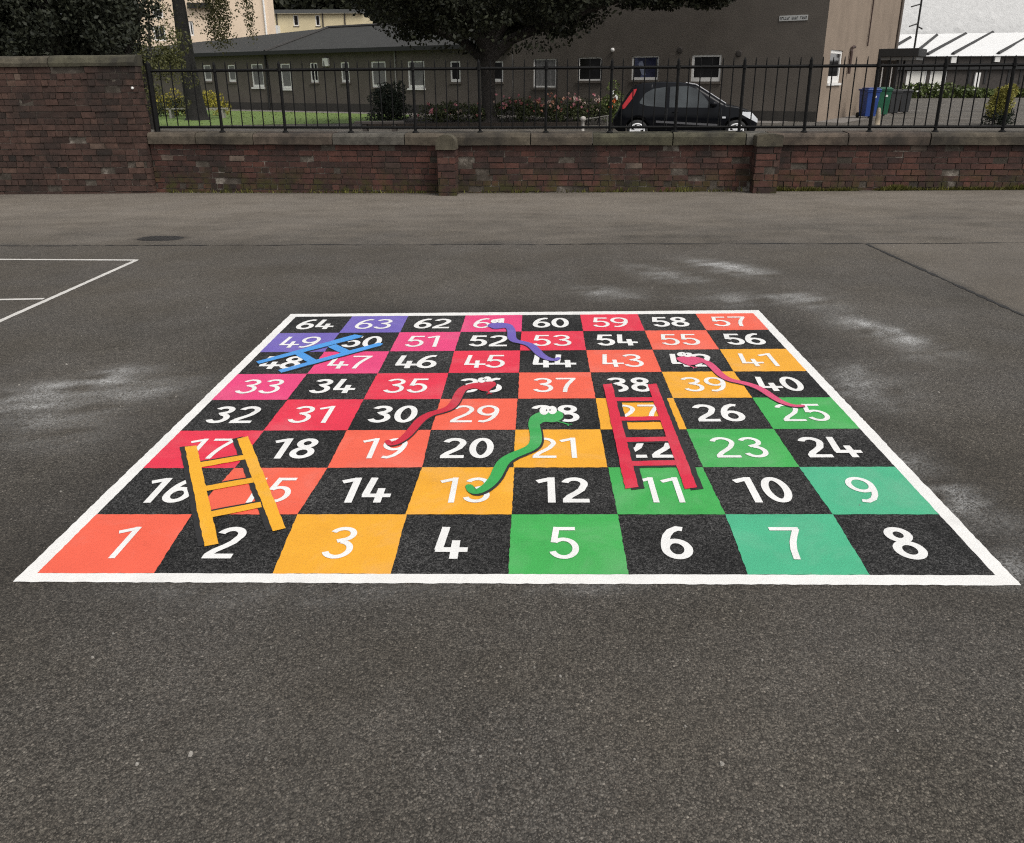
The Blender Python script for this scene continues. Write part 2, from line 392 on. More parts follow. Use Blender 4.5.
def ribbon(pts, wd, z, jit=.0):             # world ribbon on the playground surface
    m_ = MB(); L = []
    for i, p in enumerate(pts):
        a = Vector(pts[max(0, i-1)]); b = Vector(pts[min(len(pts)-1, i+1)]); t = (b-a).normalized(); n = Vector((-t.y, t.x))
        k = wd/2*(1+jit*random.uniform(-1, 1)); l = Vector(p)+n*k; r = Vector(p)-n*k
        L.append(((l.x, l.y, pgz(l.x)+z), (r.x, r.y, pgz(r.x)+z)))
    for a, b in zip(L, L[1:]): m_.quad(a[1], b[1], b[0], a[0])
    return m_
def wob(p0, p1, n, amp):
    out = []
    for i in range(n+1):
        x = p0[0]+(p1[0]-p0[0])*i/n; y = p0[1]+(p1[1]-p0[1])*i/n; k = noise.noise(Vector((x*1.7, y*1.7, 5)))+.5*noise.noise(Vector((x*7, y*7, 2)))
        out.append((x, y+amp*k))
    return out
M_CRACK = plain('tar_joint', (.014, .013, .012), .8, .5, 12)
a = ribbon(wob((-10, seam_y(-10)), (DIA0[0], seam_y(DIA0[0])), 200, .03), .022, .003, .9)
b = ribbon(wob((DIA0[0], DIA0[1]), (9.5, DIA0[1]-.25), 60, .03), .018, .003, .9)
c = ribbon(wob(DIA0, (DIA1[0]+(DIA1[0]-DIA0[0])*.5, DIA1[1]+(DIA1[1]-DIA0[1])*.5), 80, .015), .026, .003, .8)
for q in (b, c):
    n = len(a.v); a.v += q.v; a.f += [tuple(i+n for i in f) for f in q.f]; a.c += q.c
tag(a.build('tarmac_joint', M_CRACK), kind='structure')
mb = MB()
for i in range(420):
    d_ = 1.6+random.random()**1.4*10.5; x = random.uniform(-.62, .62)*d_*1.05; y = d_
    q = Vector((x, y, pgz(x)))-BO
    if y > wally(x)-.03 or (-.15*CELL < q.dot(EX) < 8.2*CELL and -.15*CELL < q.dot(EY) < 8.2*CELL and random.random() < .93): continue
    r_ = random.uniform(.0022, .0055)*(1+.5*(random.random() < .15)); k = len(mb.v); mb.cur = random.random(); a0 = random.uniform(0, 6.28); n_ = 6
    for j in range(n_): mb.v.append((x+r_*random.uniform(.7, 1.2)*math.cos(a0+j*1.047), y+r_*random.uniform(.7, 1.2)*math.sin(a0+j*1.047), pgz(x)+.0005))
    for j in range(n_): mb.v.append((x+r_*.6*math.cos(a0+j*1.047), y+r_*.6*math.sin(a0+j*1.047), pgz(x)+r_*random.uniform(.7, 1.1)))
    for j in range(n_): mb.f.append((k+j, k+(j+1) % n_, k+n_+(j+1) % n_, k+n_+j)); mb.c.append(mb.cur)
    mb.f.append(tuple(k+n_+j for j in range(n_))); mb.c.append(mb.cur)
tag(mb.build('grit', leafmat('pale_grit', (.09, .085, .075), (.30, .28, .25), .9), attr=True), 'tiny pale stones lying loose on the tarmac', kind='stuff')

# lawn, paths beyond the wall
K2 = Vector((11.8, 33.2)); u2 = Vector((-.835, .55)); v2 = Vector((.55, .835))
def FB(x, y):                               # footprint of the long building: x towards its right corner, y inwards
    p = K2-u2*x+v2*y; return p.x, p.y
def flat(name, pts, z, m, kind='structure'):
    q = MB(); q.quad(*[(p[0], p[1], z) for p in pts]); return tag(q.build(name, m), kind=kind)
def strip(x0, x1, y0, y1): return [FB(x0, y0), FB(x1, y0), FB(x1, y1), FB(x0, y1)]
flat('path', strip(-60, -1, -1.6, 0), .004, M_PATH)
flat('lawn', [FB(-60, -1.6), (-40, 33.5), (-13, 33.0), (-7, 34.2), (-4.2, 34.0), FB(-19, -1.6)], .008, M_LAWN)
flat('pavement', [FB(0, 0), FB(1.1, -.3), FB(1.3, 12), FB(0, 12)], .004, M_PATH)
mb = MB()
for i in range(3500):
    x = random.uniform(-34, -5); y = random.uniform(33.6, 50)
    q = Vector((x, y))-K2; yy = q.dot(v2)
    if yy > -1.7 or x > -6.2+(y-27)*.2: continue
    a_ = random.uniform(0, 6.28); h_ = random.uniform(.015, .04); d_ = Vector((math.cos(a_), math.sin(a_), 0))*.035; p = Vector((x, y, .008)); mb.cur = random.random()
    mb.quad(p-d_, p+d_, p+Vector((random.uniform(-.05, .05), random.uniform(-.05, .05), h_)))
tag(mb.build('grass', M_GRASS, attr=True), 'short green grass on the lawn beyond the railings', kind='stuff')
mb = MB()                                   # raised soil of the flower bed
pts = [(-5.2, 31.3), (2.6, 31.6), (3.0, 34.6), (-4.2, 35.6)]
M_SOIL = plain('bed_soil', (.03, .022, .016), .95, .4, 5, .5)
mb.prism(pts, -.02, .12); tag(mb.build('flower_bed', M_SOIL), kind='structure')
# ------------------------------------------------------------------ painted board
def ragged(poly, step=.03, jit=.0022):
    out = []
    for i, a in enumerate(poly):
        b = poly[(i+1) % len(poly)]; L = math.hypot(b[0]-a[0], b[1]-a[1]); n = max(1, int(L/step))
        for k in range(n):
            t = k/n; j = jit if k else 0
            out.append((a[0]+(b[0]-a[0])*t+random.uniform(-j, j), a[1]+(b[1]-a[1])*t+random.uniform(-j, j)))
    return out
def stroke(m_, pts, wd, z, closed=False):
    P = [Vector(p) for p in pts]; n = len(P); L = []
    for i in range(n):
        a = P[(i-1) % n] if closed or i else P[i]; b = P[(i+1) % n] if closed or i < n-1 else P[i]
        d0 = (P[i]-a); d1 = (b-P[i]); d0 = d0.normalized() if d0.length > 1e-9 else d1.normalized(); d1 = d1.normalized() if d1.length > 1e-9 else d0
        t = (d0+d1); t = t.normalized() if t.length > 1e-6 else d0; nn = Vector((-t.y, t.x)); k = 1/max(.45, nn.dot(Vector((-d0.y, d0.x))))
        w_ = (wd[i] if isinstance(wd, list) else wd)/2*k*(1+random.uniform(-.015, .015))
        l, r = P[i]+nn*w_, P[i]-nn*w_; L.append(((l.x, l.y, z), (r.x, r.y, z)))
    for i in range(n if closed else n-1):
        a, b = L[i], L[(i+1) % n]; m_.quad(a[1], b[1], b[0], a[0])
def arc(cx, cy, rx, ry, a0, a1, n=22): return [(cx+rx*math.cos(R(a0+(a1-a0)*i/n)), cy+ry*math.sin(R(a0+(a1-a0)*i/n))) for i in range(n+1)]
def dense(p, step=.05):
    o_ = []
    for a, b in zip(p, p[1:]):
        n = max(1, int(math.hypot(b[0]-a[0], b[1]-a[1])/step)); o_ += [(a[0]+(b[0]-a[0])*i/n, a[1]+(b[1]-a[1])*i/n) for i in range(n)]
    return o_+[p[-1]]
def glyph(ch, t):                           # centre lines in a box .54 wide and 1 high
    s = t/2; W = .54; c = W/2
    if ch == '0': return [(arc(c, .5, c-s, .5-s, 0, 360, 44)[:-1], True)]
    if ch == '1': return [(dense([(.36, 0), (.36, 1)]), False), (dense([(.37, 1-s*1.0), (.25, .90), (.07, .82)]), False)]
    if ch == '2': return [(arc(c, 1-.27, c-s, .27-s, 165, -30, 26)+[(.40, .50), (.30, .38), (.16, .24), (s*1.2, s+.04)], False), (dense([(s*.2, s), (W, s)]), False)]
    if ch == '3': return [(arc(c-.01, .76, c-s-.02, .24-s, 160, -75, 24)+[(.20, .535)], False), (arc(c, .285, c-s, .285-s, 88, -160, 28), False)]
    if ch == '4': return [(dense([(.14, 1), (.14-.06, .275)]), False), (dense([(.02, .275), (W+.06, .275)]), False), (dense([(.37, .56), (.37, 0)]), False)]
    if ch == '5': return [(dense([(.49, 1-s), (.10, 1-s)]), False), (dense([(.15, 1), (.09, .50)]), False), (arc(c-.01, .325, c-s, .325-s, 138, -158, 32), False)]
    if ch == '6': return [(arc(c, .31, c-s, .31-s, 0, 360, 36)[:-1], True), ([(s, .31), (s+.005, .42), (s+.03, .56), (s+.08, .72), (s+.17, .87), (s+.30, .955), (.47, .93)], False)]
    if ch == '7': return [(dense([(0, 1-s), (W, 1-s)]), False), ([(W-s*.8, 1-s), (.40, .74), (.31, .52), (.25, .28), (.22, 0)], False)]
    if ch == '8': return [(arc(c, .755, c-s-.035, .245-s, 0, 360, 32)[:-1], True), (arc(c, .285, c-s, .285-s, 0, 360, 36)[:-1], True)]
    if ch == '9': return [([(W-x, 1-y) for x, y in p], cl) for p, cl in glyph('6', t)]
board_root = thing('game_board', 'snakes and ladders board of coloured numbered squares inside a white border', 'game board', mat=BFRAME)
C_ = CELL
b0, b1, b2, b3 = (-.132, -.13), (8.132, -.142), (8.145, 8.205), (-.145, 8.18)
mb = MB()
def cells(p): return (p[0]*C_, p[1]*C_)
for (oa, ob, ia, ib) in ((b0, b1, (0, 0), (8, 0)), (b1, b2, (8, 0), (8, 8)), (b2, b3, (8, 8), (0, 8)), (b3, b0, (0, 8), (0, 0))):
    q = ragged([cells(oa), cells(ob)], .02, .0035); n_ = 150
    o_ = [(oa[0]+(ob[0]-oa[0])*i/n_, oa[1]+(ob[1]-oa[1])*i/n_) for i in range(n_+1)]; i_ = [(ia[0]+(ib[0]-ia[0])*i/n_, ia[1]+(ib[1]-ia[1])*i/n_) for i in range(n_+1)]
    js = lambda: random.uniform(-.006, .006)
    o_ = [(p[0]+js(), p[1]+js()) if 0 < i < n_ else p for i, p in enumerate(o_)]; i_ = [(p[0]+js()*.5, p[1]+js()*.5) if 0 < i < n_ else p for i, p in enumerate(i_)]
    for i in range(n_):
        mb.quad(*[(p[0]*C_, p[1]*C_, .0022) for p in (o_[i], o_[i+1], i_[i+1], i_[i])])
mb.build('border', M_WHITE, board_root)
GV = {(1, 1): (.93, 1.0), (2, 1): (1.955, 1.0), (5, 1): (5.01, 1.0), (6, 1): (6.02, 1.0), (7, 1): (7.02, 1.0), (3, 2): (3.02, 2.01), (3, 0): (3.02, 0), (2, 0): (2.02, 0), (7, 0): (6.985, 0), (6, 0): (5.99, 0)}
for r in range(8):
    for c in range(8):
        num = r*8+(c+1 if r % 2 == 0 else 8-c)
        blk = (c-r) % 2 != 0
        key = None if blk else (c-r)//2
        pts = [GV.get(p, (p[0]+random.uniform(-.008, .008)*(0 < p[0] < 8), p[1])) for p in ((c, r), (c+1, r), (c+1, r+1), (c, r+1))]
        pts = ragged([cells(p) for p in pts], .02, .0018 if not blk else .0026)
        m_ = MB(); m_.quad(*[(x, y, .0020 if blk else .0026) for x, y in pts])
        sq = m_.build('square', M_BLACK if blk else M_SQ[key], board_root)
        sq['label'] = '%s square with the number %d' % ('black' if blk else PAL[key][0], num)
        t_ = (.139 if blk else .108); h_ = .535*C_*(1.08 if r >= 5 else 1.02 if r >= 3 else 1.0)
        st = str(num); sx = .92; wd = .54*h_*sx; adv = .315*C_
        x0 = (c+(.47 if blk and r < 4 else .485))*C_-adv*(len(st)-1)/2-wd/2; y0 = (r+.49)*C_-h_/2
        if num == 2: x0 -= .02*C_
        if num == 4: x0 += .005*C_
        for i, ch in enumerate(st):
            m_ = MB(); z = .0045
            dx1 = 0 if len(st) == 1 else (.035*C_ if (st[0] == '1' and i == 0) else -.03*C_ if (st[1] == '1' and i == 1) else 0)
            for p, cl in glyph(ch, t_):
                stroke(m_, [(x0+i*adv+dx1+x*h_*sx, y0+y*h_) for x, y in p], t_*h_, z, cl); z += .00018
            m_.build('digit', M_DIG, sq)

# ------------------------------------------------------------------ painted snakes and ladders (flat markings lying over the squares)
def zp(ox, oy, s): return lambda p: board(ox+p[0]/s, oy+p[1]/s)
def smooth(P, it=3):
    for _ in range(it):
        q = [P[0]]
        for a, b in zip(P, P[1:]): q += [(.75*a[0]+.25*b[0], .75*a[1]+.25*b[1]), (.25*a[0]+.75*b[0], .25*a[1]+.75*b[1])]
        P = q+[P[-1]]
    return P
def smoothc(P, it=2):
    for _ in range(it):
        q = []
        for a, b in zip(P, P[1:]+P[:1]): q += [(.75*a[0]+.25*b[0], .75*a[1]+.25*b[1]), (.25*a[0]+.75*b[0], .25*a[1]+.75*b[1])]
        P = q
    return P
M_PUPIL = plain('black_pupil_paint', (.015, .015, .015), .6, .2)
def snake(label, f, col, spine, head, eyes, pup, tongue, wmax, off):
    e = thing('snake', label, 'snake marking', mat=BFRAME, group='painted snakes on the game board')
    m = paint(col[0]+'_snake_paint', col[1], .12)
    sp = smooth([f(p) for p in spine]); n = len(sp)
    wd = [wmax*1.1*(.55+.45*min(1, i/(n*.4))) for i in range(n)]
    def cap(p, w_, mm, z):                                  # rounded tail tip
        b = [(p[0]+w_/2*math.cos(k*.52), p[1]+w_/2*math.sin(k*.52), z) for k in range(12)]; mm.quad(*b)
    hd = smoothc([f(p) for p in head])
    body = MB(); stroke(body, sp, wd, .0064); cap(sp[0], wd[0], body, .00625); body.quad(*[(x, y, .0066) for x, y in (hd if area(hd) > 0 else hd[::-1])])
    body.build('body', m, e)
    ed = MB(); stroke(ed, [(x+off[0]*C_, y+off[1]*C_) for x, y in sp], [q*1.0 for q in wd], .0054); cap((sp[0][0]+off[0]*C_, sp[0][1]+off[1]*C_), wd[0], ed, .0053)
    ed.quad(*[(x+off[0]*C_, y+off[1]*C_*.7, .0056) for x, y in (hd if area(hd) > 0 else hd[::-1])]); ed.build('black_edging', M_EDGE, e)
    tg = MB(); tp = [f(p) for p in tongue]; stroke(tg, tp, .018*C_*1.4, .0060)
    d = Vector(tp[-1])-Vector(tp[-2]); d.normalize(); s_ = Vector((-d.y, d.x))
    for k in (-1, 1):
        q = Vector(tp[-1])+d*.03*C_*1.2+s_*k*.035*C_; stroke(tg, [tp[-1], (q.x, q.y)], .012*C_*1.4, .0061+.0001*k)
    tg.build('tongue', m, e)
    for (cx, cy, rx, ry), (px, py, pr) in zip(eyes, pup):
        c = f((cx, cy)); ax = (Vector(f((cx+rx, cy)))-Vector(c))*.86; ay = (Vector(f((cx, cy-ry)))-Vector(c))*.86
        q = MB(); z = .0070+.0002*(cx % 7)/7
        q.quad(*[(c[0]+ax.x*math.cos(k)+ay.x*math.sin(k), c[1]+ax.y*math.cos(k)+ay.y*math.sin(k), z) for k in [i*.2618 for i in range(24)]])
        ey = q.build('eye', M_DIG, e)
        c = f((px, py)); q = MB(); q.quad(*[(c[0]+pr*.5*ax.length*math.cos(k)*.3, c[1]+pr*.5*ay.length*math.sin(k)*.45, .0076) for k in [i*.5236 for i in range(12)]]); q.build('pupil', M_PUPIL, ey)
def area(P): return sum(a[0]*b[1]-b[0]*a[1] for a, b in zip(P, P[1:]+P[:1]))
snake('green painted snake curving from square 28 down to square 13', zp(450, 390, 6.4), ('green', pc(58, 172, 84)),
      [(122, 622), (140, 656), (180, 660), (240, 625), (290, 570), (316, 510), (345, 462), (400, 427), (470, 400), (530, 372), (552, 335), (549, 280), (535, 225), (545, 190)],
      [(505, 205), (512, 180), (560, 150), (620, 142), (690, 138), (722, 152), (728, 182), (700, 205), (650, 216), (600, 208), (572, 232), (515, 235)],
      [(602, 140, 34, 30), (655, 136, 34, 30)], [(618, 138, 1), (640, 136, 1)], [(690, 208), (725, 216), (755, 226)], .125*C_, (.022, -.032))
snake('red painted snake curving from square 36 down to square 19', zp(380, 360, 7.314), ('red', pc(208, 38, 62)),
      [(58, 602), (75, 625), (120, 615), (190, 570), (250, 500), (300, 440), (370, 400), (440, 383), (510, 360), (550, 318), (572, 265), (598, 222), (640, 200)],
      [(600, 240), (605, 205), (650, 180), (720, 172), (800, 165), (842, 165), (852, 190), (820, 212), (790, 236), (765, 235), (740, 232), (700, 212), (650, 220)],
      [(744, 155, 34, 22), (786, 147, 34, 22)], [(755, 152, 1), (776, 150, 1)], [(788, 225), (796, 240), (798, 250)], .115*C_, (.014, -.024))
snake('pink painted snake stretching from square 42 down to square 25', zp(670, 340, 6.827), ('pink', pc(226, 84, 124)),
      [(903, 455), (860, 458), (815, 450), (760, 430), (690, 388), (630, 345), (560, 314), (480, 294), (400, 278), (340, 240), (295, 190), (255, 158), (215, 148)],
      [(36, 128), (80, 118), (150, 118), (200, 124), (245, 142), (255, 162), (205, 160), (172, 176), (120, 178), (88, 165), (60, 150)],
      [(78, 104, 36, 17), (122, 108, 36, 17)], [(86, 103, 1), (112, 106, 1)], [(118, 176), (140, 184), (160, 192)], .105*C_, (-.005, -.030))
snake('purple painted snake curving from square 61 down to square 44', zp(460, 305, 8.533), ('purple', pc(116, 98, 186)),
      [(838, 460), (820, 475), (790, 476), (740, 463), (685, 430), (645, 385), (600, 345), (530, 325), (465, 314), (440, 285), (442, 230), (425, 195), (390, 182)],
      [(236, 172), (280, 158), (350, 158), (420, 165), (465, 190), (440, 225), (395, 198), (310, 212), (268, 205)],
      [(292, 147, 34, 18), (342, 144, 34, 18)], [(300, 146, 1), (332, 144, 1)], [(262, 196), (245, 190), (236, 184)], .125*C_, (-.008, -.016))

def ladder(label, f, col, rails, rungs, off, roff):
    e = thing('ladder', label, 'ladder marking', mat=BFRAME, group='painted ladders on the game board'); m = paint(col[0]+'_ladder_paint', col[1], .10)
    ed = MB(); z = .0050
    def put(q, P, z_):
        P = P if area(P) > 0 else P[::-1]; q.quad(*[(x, y, z_) for x, y in P])
    for P in rails:
        P = ragged([f(p) for p in P], .03, .002); q = MB(); put(q, P, .0066); q.build('rail', m, e); put(ed, [(x+off[0]*C_, y+off[1]*C_) for x, y in P], z); z += .0001
    for P in rungs:
        P = ragged([f(p) for p in P], .03, .002); q = MB(); put(q, P, .0062); q.build('rung', m, e); put(ed, [(x+roff[0]*C_, y+roff[1]*C_) for x, y in P], z); z += .0001
    ed.build('black_edging', M_EDGE, e)
ladder('yellow painted ladder leaning from square 2 up to square 17', zp(120, 430, 5.689), ('yellow', pc(250, 180, 42)),
       [[(370, 102), (437, 95), (562, 655), (482, 670)], [(667, 57), (730, 42), (944, 566), (870, 584)]],
       [[(440, 193), (712, 147), (718, 172), (446, 222)], [(475, 327), (755, 277), (762, 305), (480, 356)], [(510, 472), (800, 416), (808, 446), (516, 505)]], (-.062, .004), (-.012, .034))
ladder('red painted ladder standing between squares 11 and 38', zp(590, 370, 6.02), ('red', pc(222, 38, 68)),
       [[(78, 93), (132, 88), (292, 712), (212, 722)], [(348, 93), (400, 88), (645, 714), (570, 724)]],
       [[(140, 172), (385, 170), (392, 192), (145, 194)], [(178, 288), (432, 284), (440, 308), (184, 312)], [(205, 413), (465, 408), (472, 435), (212, 440)], [(240, 555), (530, 550), (538, 580), (248, 584)]], (.060, -.022), (.03, -.038))
ladder('short blue painted ladder slanting from square 48 up to square 50', zp(240, 320, 6.4), ('blue', pc(76, 158, 232)),
       [[(104, 272), (735, 98), (786, 106), (768, 118), (122, 286)], [(245, 327), (890, 150), (916, 158), (900, 170), (265, 343)]],
       [[(345, 222), (398, 208), (492, 262), (440, 278)], [(560, 176), (615, 160), (712, 206), (658, 222)]], (.008, -.035), (.015, -.02))

# ------------------------------------------------------------------ older white court lines and the iron cover
mb = MB()
def wline(p0, p1, wd, z):
    a, b = Vector(gp(*p0)), Vector(gp(*p1)); n = int((b-a).length/.03); P = [tuple(a+(b-a)*i/n) for i in range(n+1)]
    q = ribbon(P, wd, z, .10); k = len(mb.v); mb.v.extend(q.v); mb.f.extend(tuple(i+k for i in f) for f in q.f); mb.c.extend(q.c)
wline((-300, 258), (138, 260.2), .05, .002); wline((136, 260.5), (-300, 455.1), .05, .0024); wline((-300, 305.6), (44, 299), .045, .0028)
tag(mb.build('court_lines', paint('worn_white_line_paint', (.62, .60, .56), .3)), 'thin white court lines meeting at a corner on the tarmac left of the board', 'court marking')
dx, dy = DR
cv = thing('drain_cover', 'dark worn iron cover set flush in the tarmac near the wall', 'drain cover', (dx, dy, pgz(dx)), R(-4))
mb = MB(); mb.prism([(-.24, -.08), (-.12, -.14), (.14, -.14), (.24, -.07), (.24, .08), (.12, .14), (-.13, .14), (-.24, .08)], -.02, .004); mb.build('cover_plate', plain('rusty_dark_iron', (.02, .018, .016), .7, .4, 20, .3), cv)
mb = MB()
for k in range(-3, 4): mb.boxr(k*.055-.008, k*.055+.008, -.10, .10, .004, .008)
mb.build('raised_ribs', plain('worn_iron_ribs', (.028, .025, .022), .6, .3), cv)
# ------------------------------------------------------------------ brick walls
def brick_face(mb, A, B, z0, z1, depth, bl=.225, bh=.089, mort=.013, jut=.006, skip=.0):
    A, B = Vector((*A, 0)), Vector((*B, 0)); d = B-A; L = d.length; d.normalize(); n = Vector((d.y, -d.x, 0))   # n: outwards (towards the playground)
    rows = max(1, round((z1-z0)/bh)); bh = (z1-z0)/rows
    for r in range(rows):
        x = -random.uniform(0, bl); hdr = random.random() < .22
        while x < L:
            w_ = (bl*.5 if hdr else bl)*random.uniform(.85, 1.15)
            if random.random() < .08: w_ *= 1.5
            xa, xb = max(0, x)+mort/2, min(L, x+w_)-mort/2; x += w_
            if xb-xa < .03: continue
            o_ = random.uniform(-jut, jut)-(.02 if random.random() < .05 else 0)
            base = noise.noise(Vector((A.x+xa*.9, r*.35, 4)))*.22+.5
            mb.cur = min(1, max(0, base+random.gauss(0, .15)))
            za, zb = z0+r*bh+mort/2+random.uniform(-.003, .003), z0+(r+1)*bh-mort/2+random.uniform(-.003, .003); e = [random.uniform(-.004, .004) for _ in range(4)]
            P = lambda xx, yy, zz: A+d*xx+n*yy+Vector((0, 0, zz))
            f = [P(xa+e[0], o_, za), P(xb+e[1], o_+e[2], za), P(xb+e[2], o_+e[3], zb), P(xa+e[3], o_, zb)]; k = [P(xa, -.05, za), P(xb, -.05, za), P(xb, -.05, zb), P(xa, -.05, zb)]
            mb.quad(*f); mb.quad(f[0], k[0], k[1], f[1]); mb.quad(f[1], k[1], k[2], f[2]); mb.quad(f[2], k[2], k[3], f[3]); mb.quad(f[3], k[3], k[0], f[0])
def core(mb, A, B, z0, z1, y0, y1):
    A, B = Vector((*A, 0)), Vector((*B, 0)); d = (B-A); n = Vector((d.y, -d.x, 0)).normalized()
    P = lambda e, y, z: e+n*y+Vector((0, 0, z)); q = [P(A, y0, z0), P(B, y0, z0), P(B, y1, z0), P(A, y1, z0), P(A, y0, z1), P(B, y0, z1), P(B, y1, z1), P(A, y1, z1)]
    k = len(mb.v); mb.v.extend(tuple(p) for p in q)
    for f in ((3, 2, 1, 0), (4, 5, 6, 7), (0, 1, 5, 4), (2, 3, 7, 6), (0, 4, 7, 3), (1, 2, 6, 5)): mb.f.append(tuple(k+i for i in f)); mb.c.append(.5)
def coping(mb, A, B, z0, z1, y0, y1, seg=1.05, ch=.05):
    A, B = Vector((*A, 0)), Vector((*B, 0)); d = B-A; L = d.length; d.normalize(); n = Vector((d.y, -d.x, 0)); x = 0
    while x < L-.02:
        s_ = min(seg*random.uniform(.75, 1.25), L-x)
        if L-x-s_ < .3: s_ = L-x
        mb.cur = random.random(); xa, xb = x+.008, x+s_-.008; h_ = random.uniform(-.006, .006); o_ = random.uniform(-.006, .006)
        prof = [(y0, z0), (y1+o_, z0), (y1+o_+.004, z1-ch), (y1+o_-ch*.35, z1-ch*.3+h_), (y1-ch+o_, z1+h_), (y0, z1+h_+.012)]
        k = len(mb.v); m = len(prof)
        ns = max(1, int((xb-xa)/.12))
        for i in range(ns+1):
            xx = xa+(xb-xa)*i/ns
            for j, (y, z) in enumerate(prof):
                jj = .007*noise.noise(Vector((A.x+xx*4, y*9, z*9))); p = A+d*xx+n*(y+jj)+Vector((0, 0, z+jj)); mb.v.append(tuple(p))
        for i in range(ns):
            for j in range(m): mb.f.append((k+i*m+j, k+(i+1)*m+j, k+(i+1)*m+(j+1) % m, k+i*m+(j+1) % m)); mb.c.append(mb.cur)
        mb.f.append(tuple(k+j for j in range(m))); mb.c.append(mb.cur); mb.f.append(tuple(k+ns*m+m-1-j for j in range(m))); mb.c.append(mb.cur)
        x += s_
lw = thing('low_brick_wall', 'long low wall of dark red brick with a stone coping behind the playground', 'wall')
fb, mc, cpn = MB(), MB(), MB()
segs = list(zip(WL[1:], WL[2:]))
for A, B in segs:
    brick_face(fb, A, B, -.16, .70, .3); core(mc, A, B, -.2, .70, -.012, -.34); coping(cpn, A, B, .702, .865, -.33, .05)
fb.build('brickwork', M_BRICK, lw, attr=True); mc.build('mortar_core', M_MORTAR, lw); cpn.build('coping', M_COPE, lw, attr=True)
def pier(px, wd, jut, ztop, round_cap):
    c = online(px, 165, WL[2], WL[3]) if px > 460 else online(px, 165, WL[1], WL[2])
    y = wally(c.x); d = Vector((1, -.075, 0)).normalized(); n = Vector((d.y, -d.x, 0)); base = Vector((c.x, y, 0))
    f, m2 = MB(), MB(); a, b = base-d*wd/2+n*jut, base+d*wd/2+n*jut; a2, b2 = base-d*wd/2-n*.0, base+d*wd/2-n*.0
    brick_face(f, a[:2], b[:2], -.16, ztop, .1, .27, .10); brick_face(f, b[:2], b2[:2], -.16, ztop, .1, .27, .10); brick_face(f, a2[:2], a[:2], -.16, ztop, .1, .27, .10)
    core(m2, (a+d*.012)[:2], (b-d*.012)[:2], -.2, ztop, -.014, -jut-.01)
    p = f.build('pier', M_BRICK, lw, attr=True); m2.build('pier_core', M_MORTAR, p)
    cap = MB(); ch = .87-ztop; pr = []
    for i in range(13):
        w_ = math.pi*i/12; k = wd/2+.012; pr.append((-k*math.cos(w_), ch*(.42+.58*math.sin(w_)) if round_cap else ch*(.8+.2*math.sin(w_))))
    pr = [(-wd/2-.012, 0)]+pr+[(wd/2+.012, 0)]
    mt = Matrix.Identity(4); rot = Matrix((( d.x, 0, n.x, 0), (d.y, 0, n.y, 0), (0, 1, 0, 0), (0, 0, 0, 1))); rot.translation = base+Vector((0, 0, ztop+.002))
    cap.cur = .45; cap.prism(pr, -.02, jut+.03, rot); cap.build('pier_cap', M_COPE, p, attr=True)
pier(449.5, .27, .33, .655, True); pier(763, .345, .28, .70, False)

tw = thing('tall_brick_wall', 'tall dark brick wall with a rounded grey coping at the left edge', 'wall')
A, B = (-14.0, 13.93), (-5.72, 13.40); ft, mt_, ct = MB(), MB(), MB()
brick_face(ft, A, B, -.22, 1.845, .3, .24, .093, .012, .009); dd = (Vector(B)-Vector(A)).normalized(); nn = Vector((dd.y, -dd.x))
Be = Vector(B)-nn*.22; brick_face(ft, B, tuple(Be), -.22, 1.845, .3, .24, .093, .012, .008)
core(mt_, (Vector(A)+nn*0)[:], (Vector(B)-dd*.012)[:], -.25, 1.845, -.014, -.22)
coping(ct, A, (Vector(B)+dd*.02)[:], 1.847, 1.995, -.245, .03, 2.2, .10)
ft.build('brickwork', M_BRICKT, tw, attr=True); mt_.build('mortar_core', M_MORTAR, tw); ct.build('coping', M_COPE, tw, attr=True)
mb = MB()
q = online(133, 88, A, B)
mb.lathe((0, 0, 0), [(.02, 0), (.02, .012), (.012, .018)], 12, 'y'); f = mb.build('white_spot', M_UPVC, tw); f.location = (q.x, q.y-.015, q.z)  # small white disc on the face of the tall wall

# ------------------------------------------------------------------ iron railing along the coping
rl = thing('iron_railing', 'black iron railing with upright bars standing on the low brick wall', 'railing')
def onw(x, z): return Vector((x, wally(x)+.13, z))
PX = [-5.60, -4.522, -3.495, -2.451, -1.443, -.457, .529, 1.482, 2.44, 3.373, 4.309, 5.234, 6.162, 7.093, 8.02, 8.95, 9.88, 10.81]; NP = len(PX)
rail_pts = lambda z: [onw(x, z) for x in (PX[0], -.98, 3.774, 7.47, PX[-1])]
for z, nm, h_ in ((1.775, 'top_rail', .022), (.945, 'bottom_rail', .020)):
    mb = MB(); P = rail_pts(z)
    mb.tube(P, h_, 4); mb.build(nm, M_IRON, rl)
for i in range(NP):
    x = PX[i]; mb = MB(); h_ = 1.90 if i else 1.92; lean = random.uniform(-.008, .008)
    p = onw(x, .86); k = .024 if i else .045
    mb.tube([p, p+Vector((lean, 0, h_-.90)), p+Vector((lean, 0, h_-.86))], [k, k*.95, .006], 6)
    mb.lathe((p.x, p.y, .866), [(.05, 0), (.05, .012), (.03, .03)], 10)
    if i: mb.lathe((p.x+lean*.9, p.y, 1.755), [(.036, 0), (.036, .045)], 8)
    mb.build('post', M_IRON, rl)
    if i < NP-1:
        for k in range(1, 6):
            xb = x+(PX[i+1]-x)*k/6; p = onw(xb, .935); j = random.uniform(-.012, .012); mb = MB()
            mb.tube([p, p+Vector((j, 0, .92)), p+Vector((j*1.05, 0, .965))], [.0092, .0092, .004], 6); mb.build('bar', M_IRON, rl)
M_WEED = leafmat('wall_foot_weeds', (.07, .075, .016), (.19, .18, .045), .8)
mb = MB()
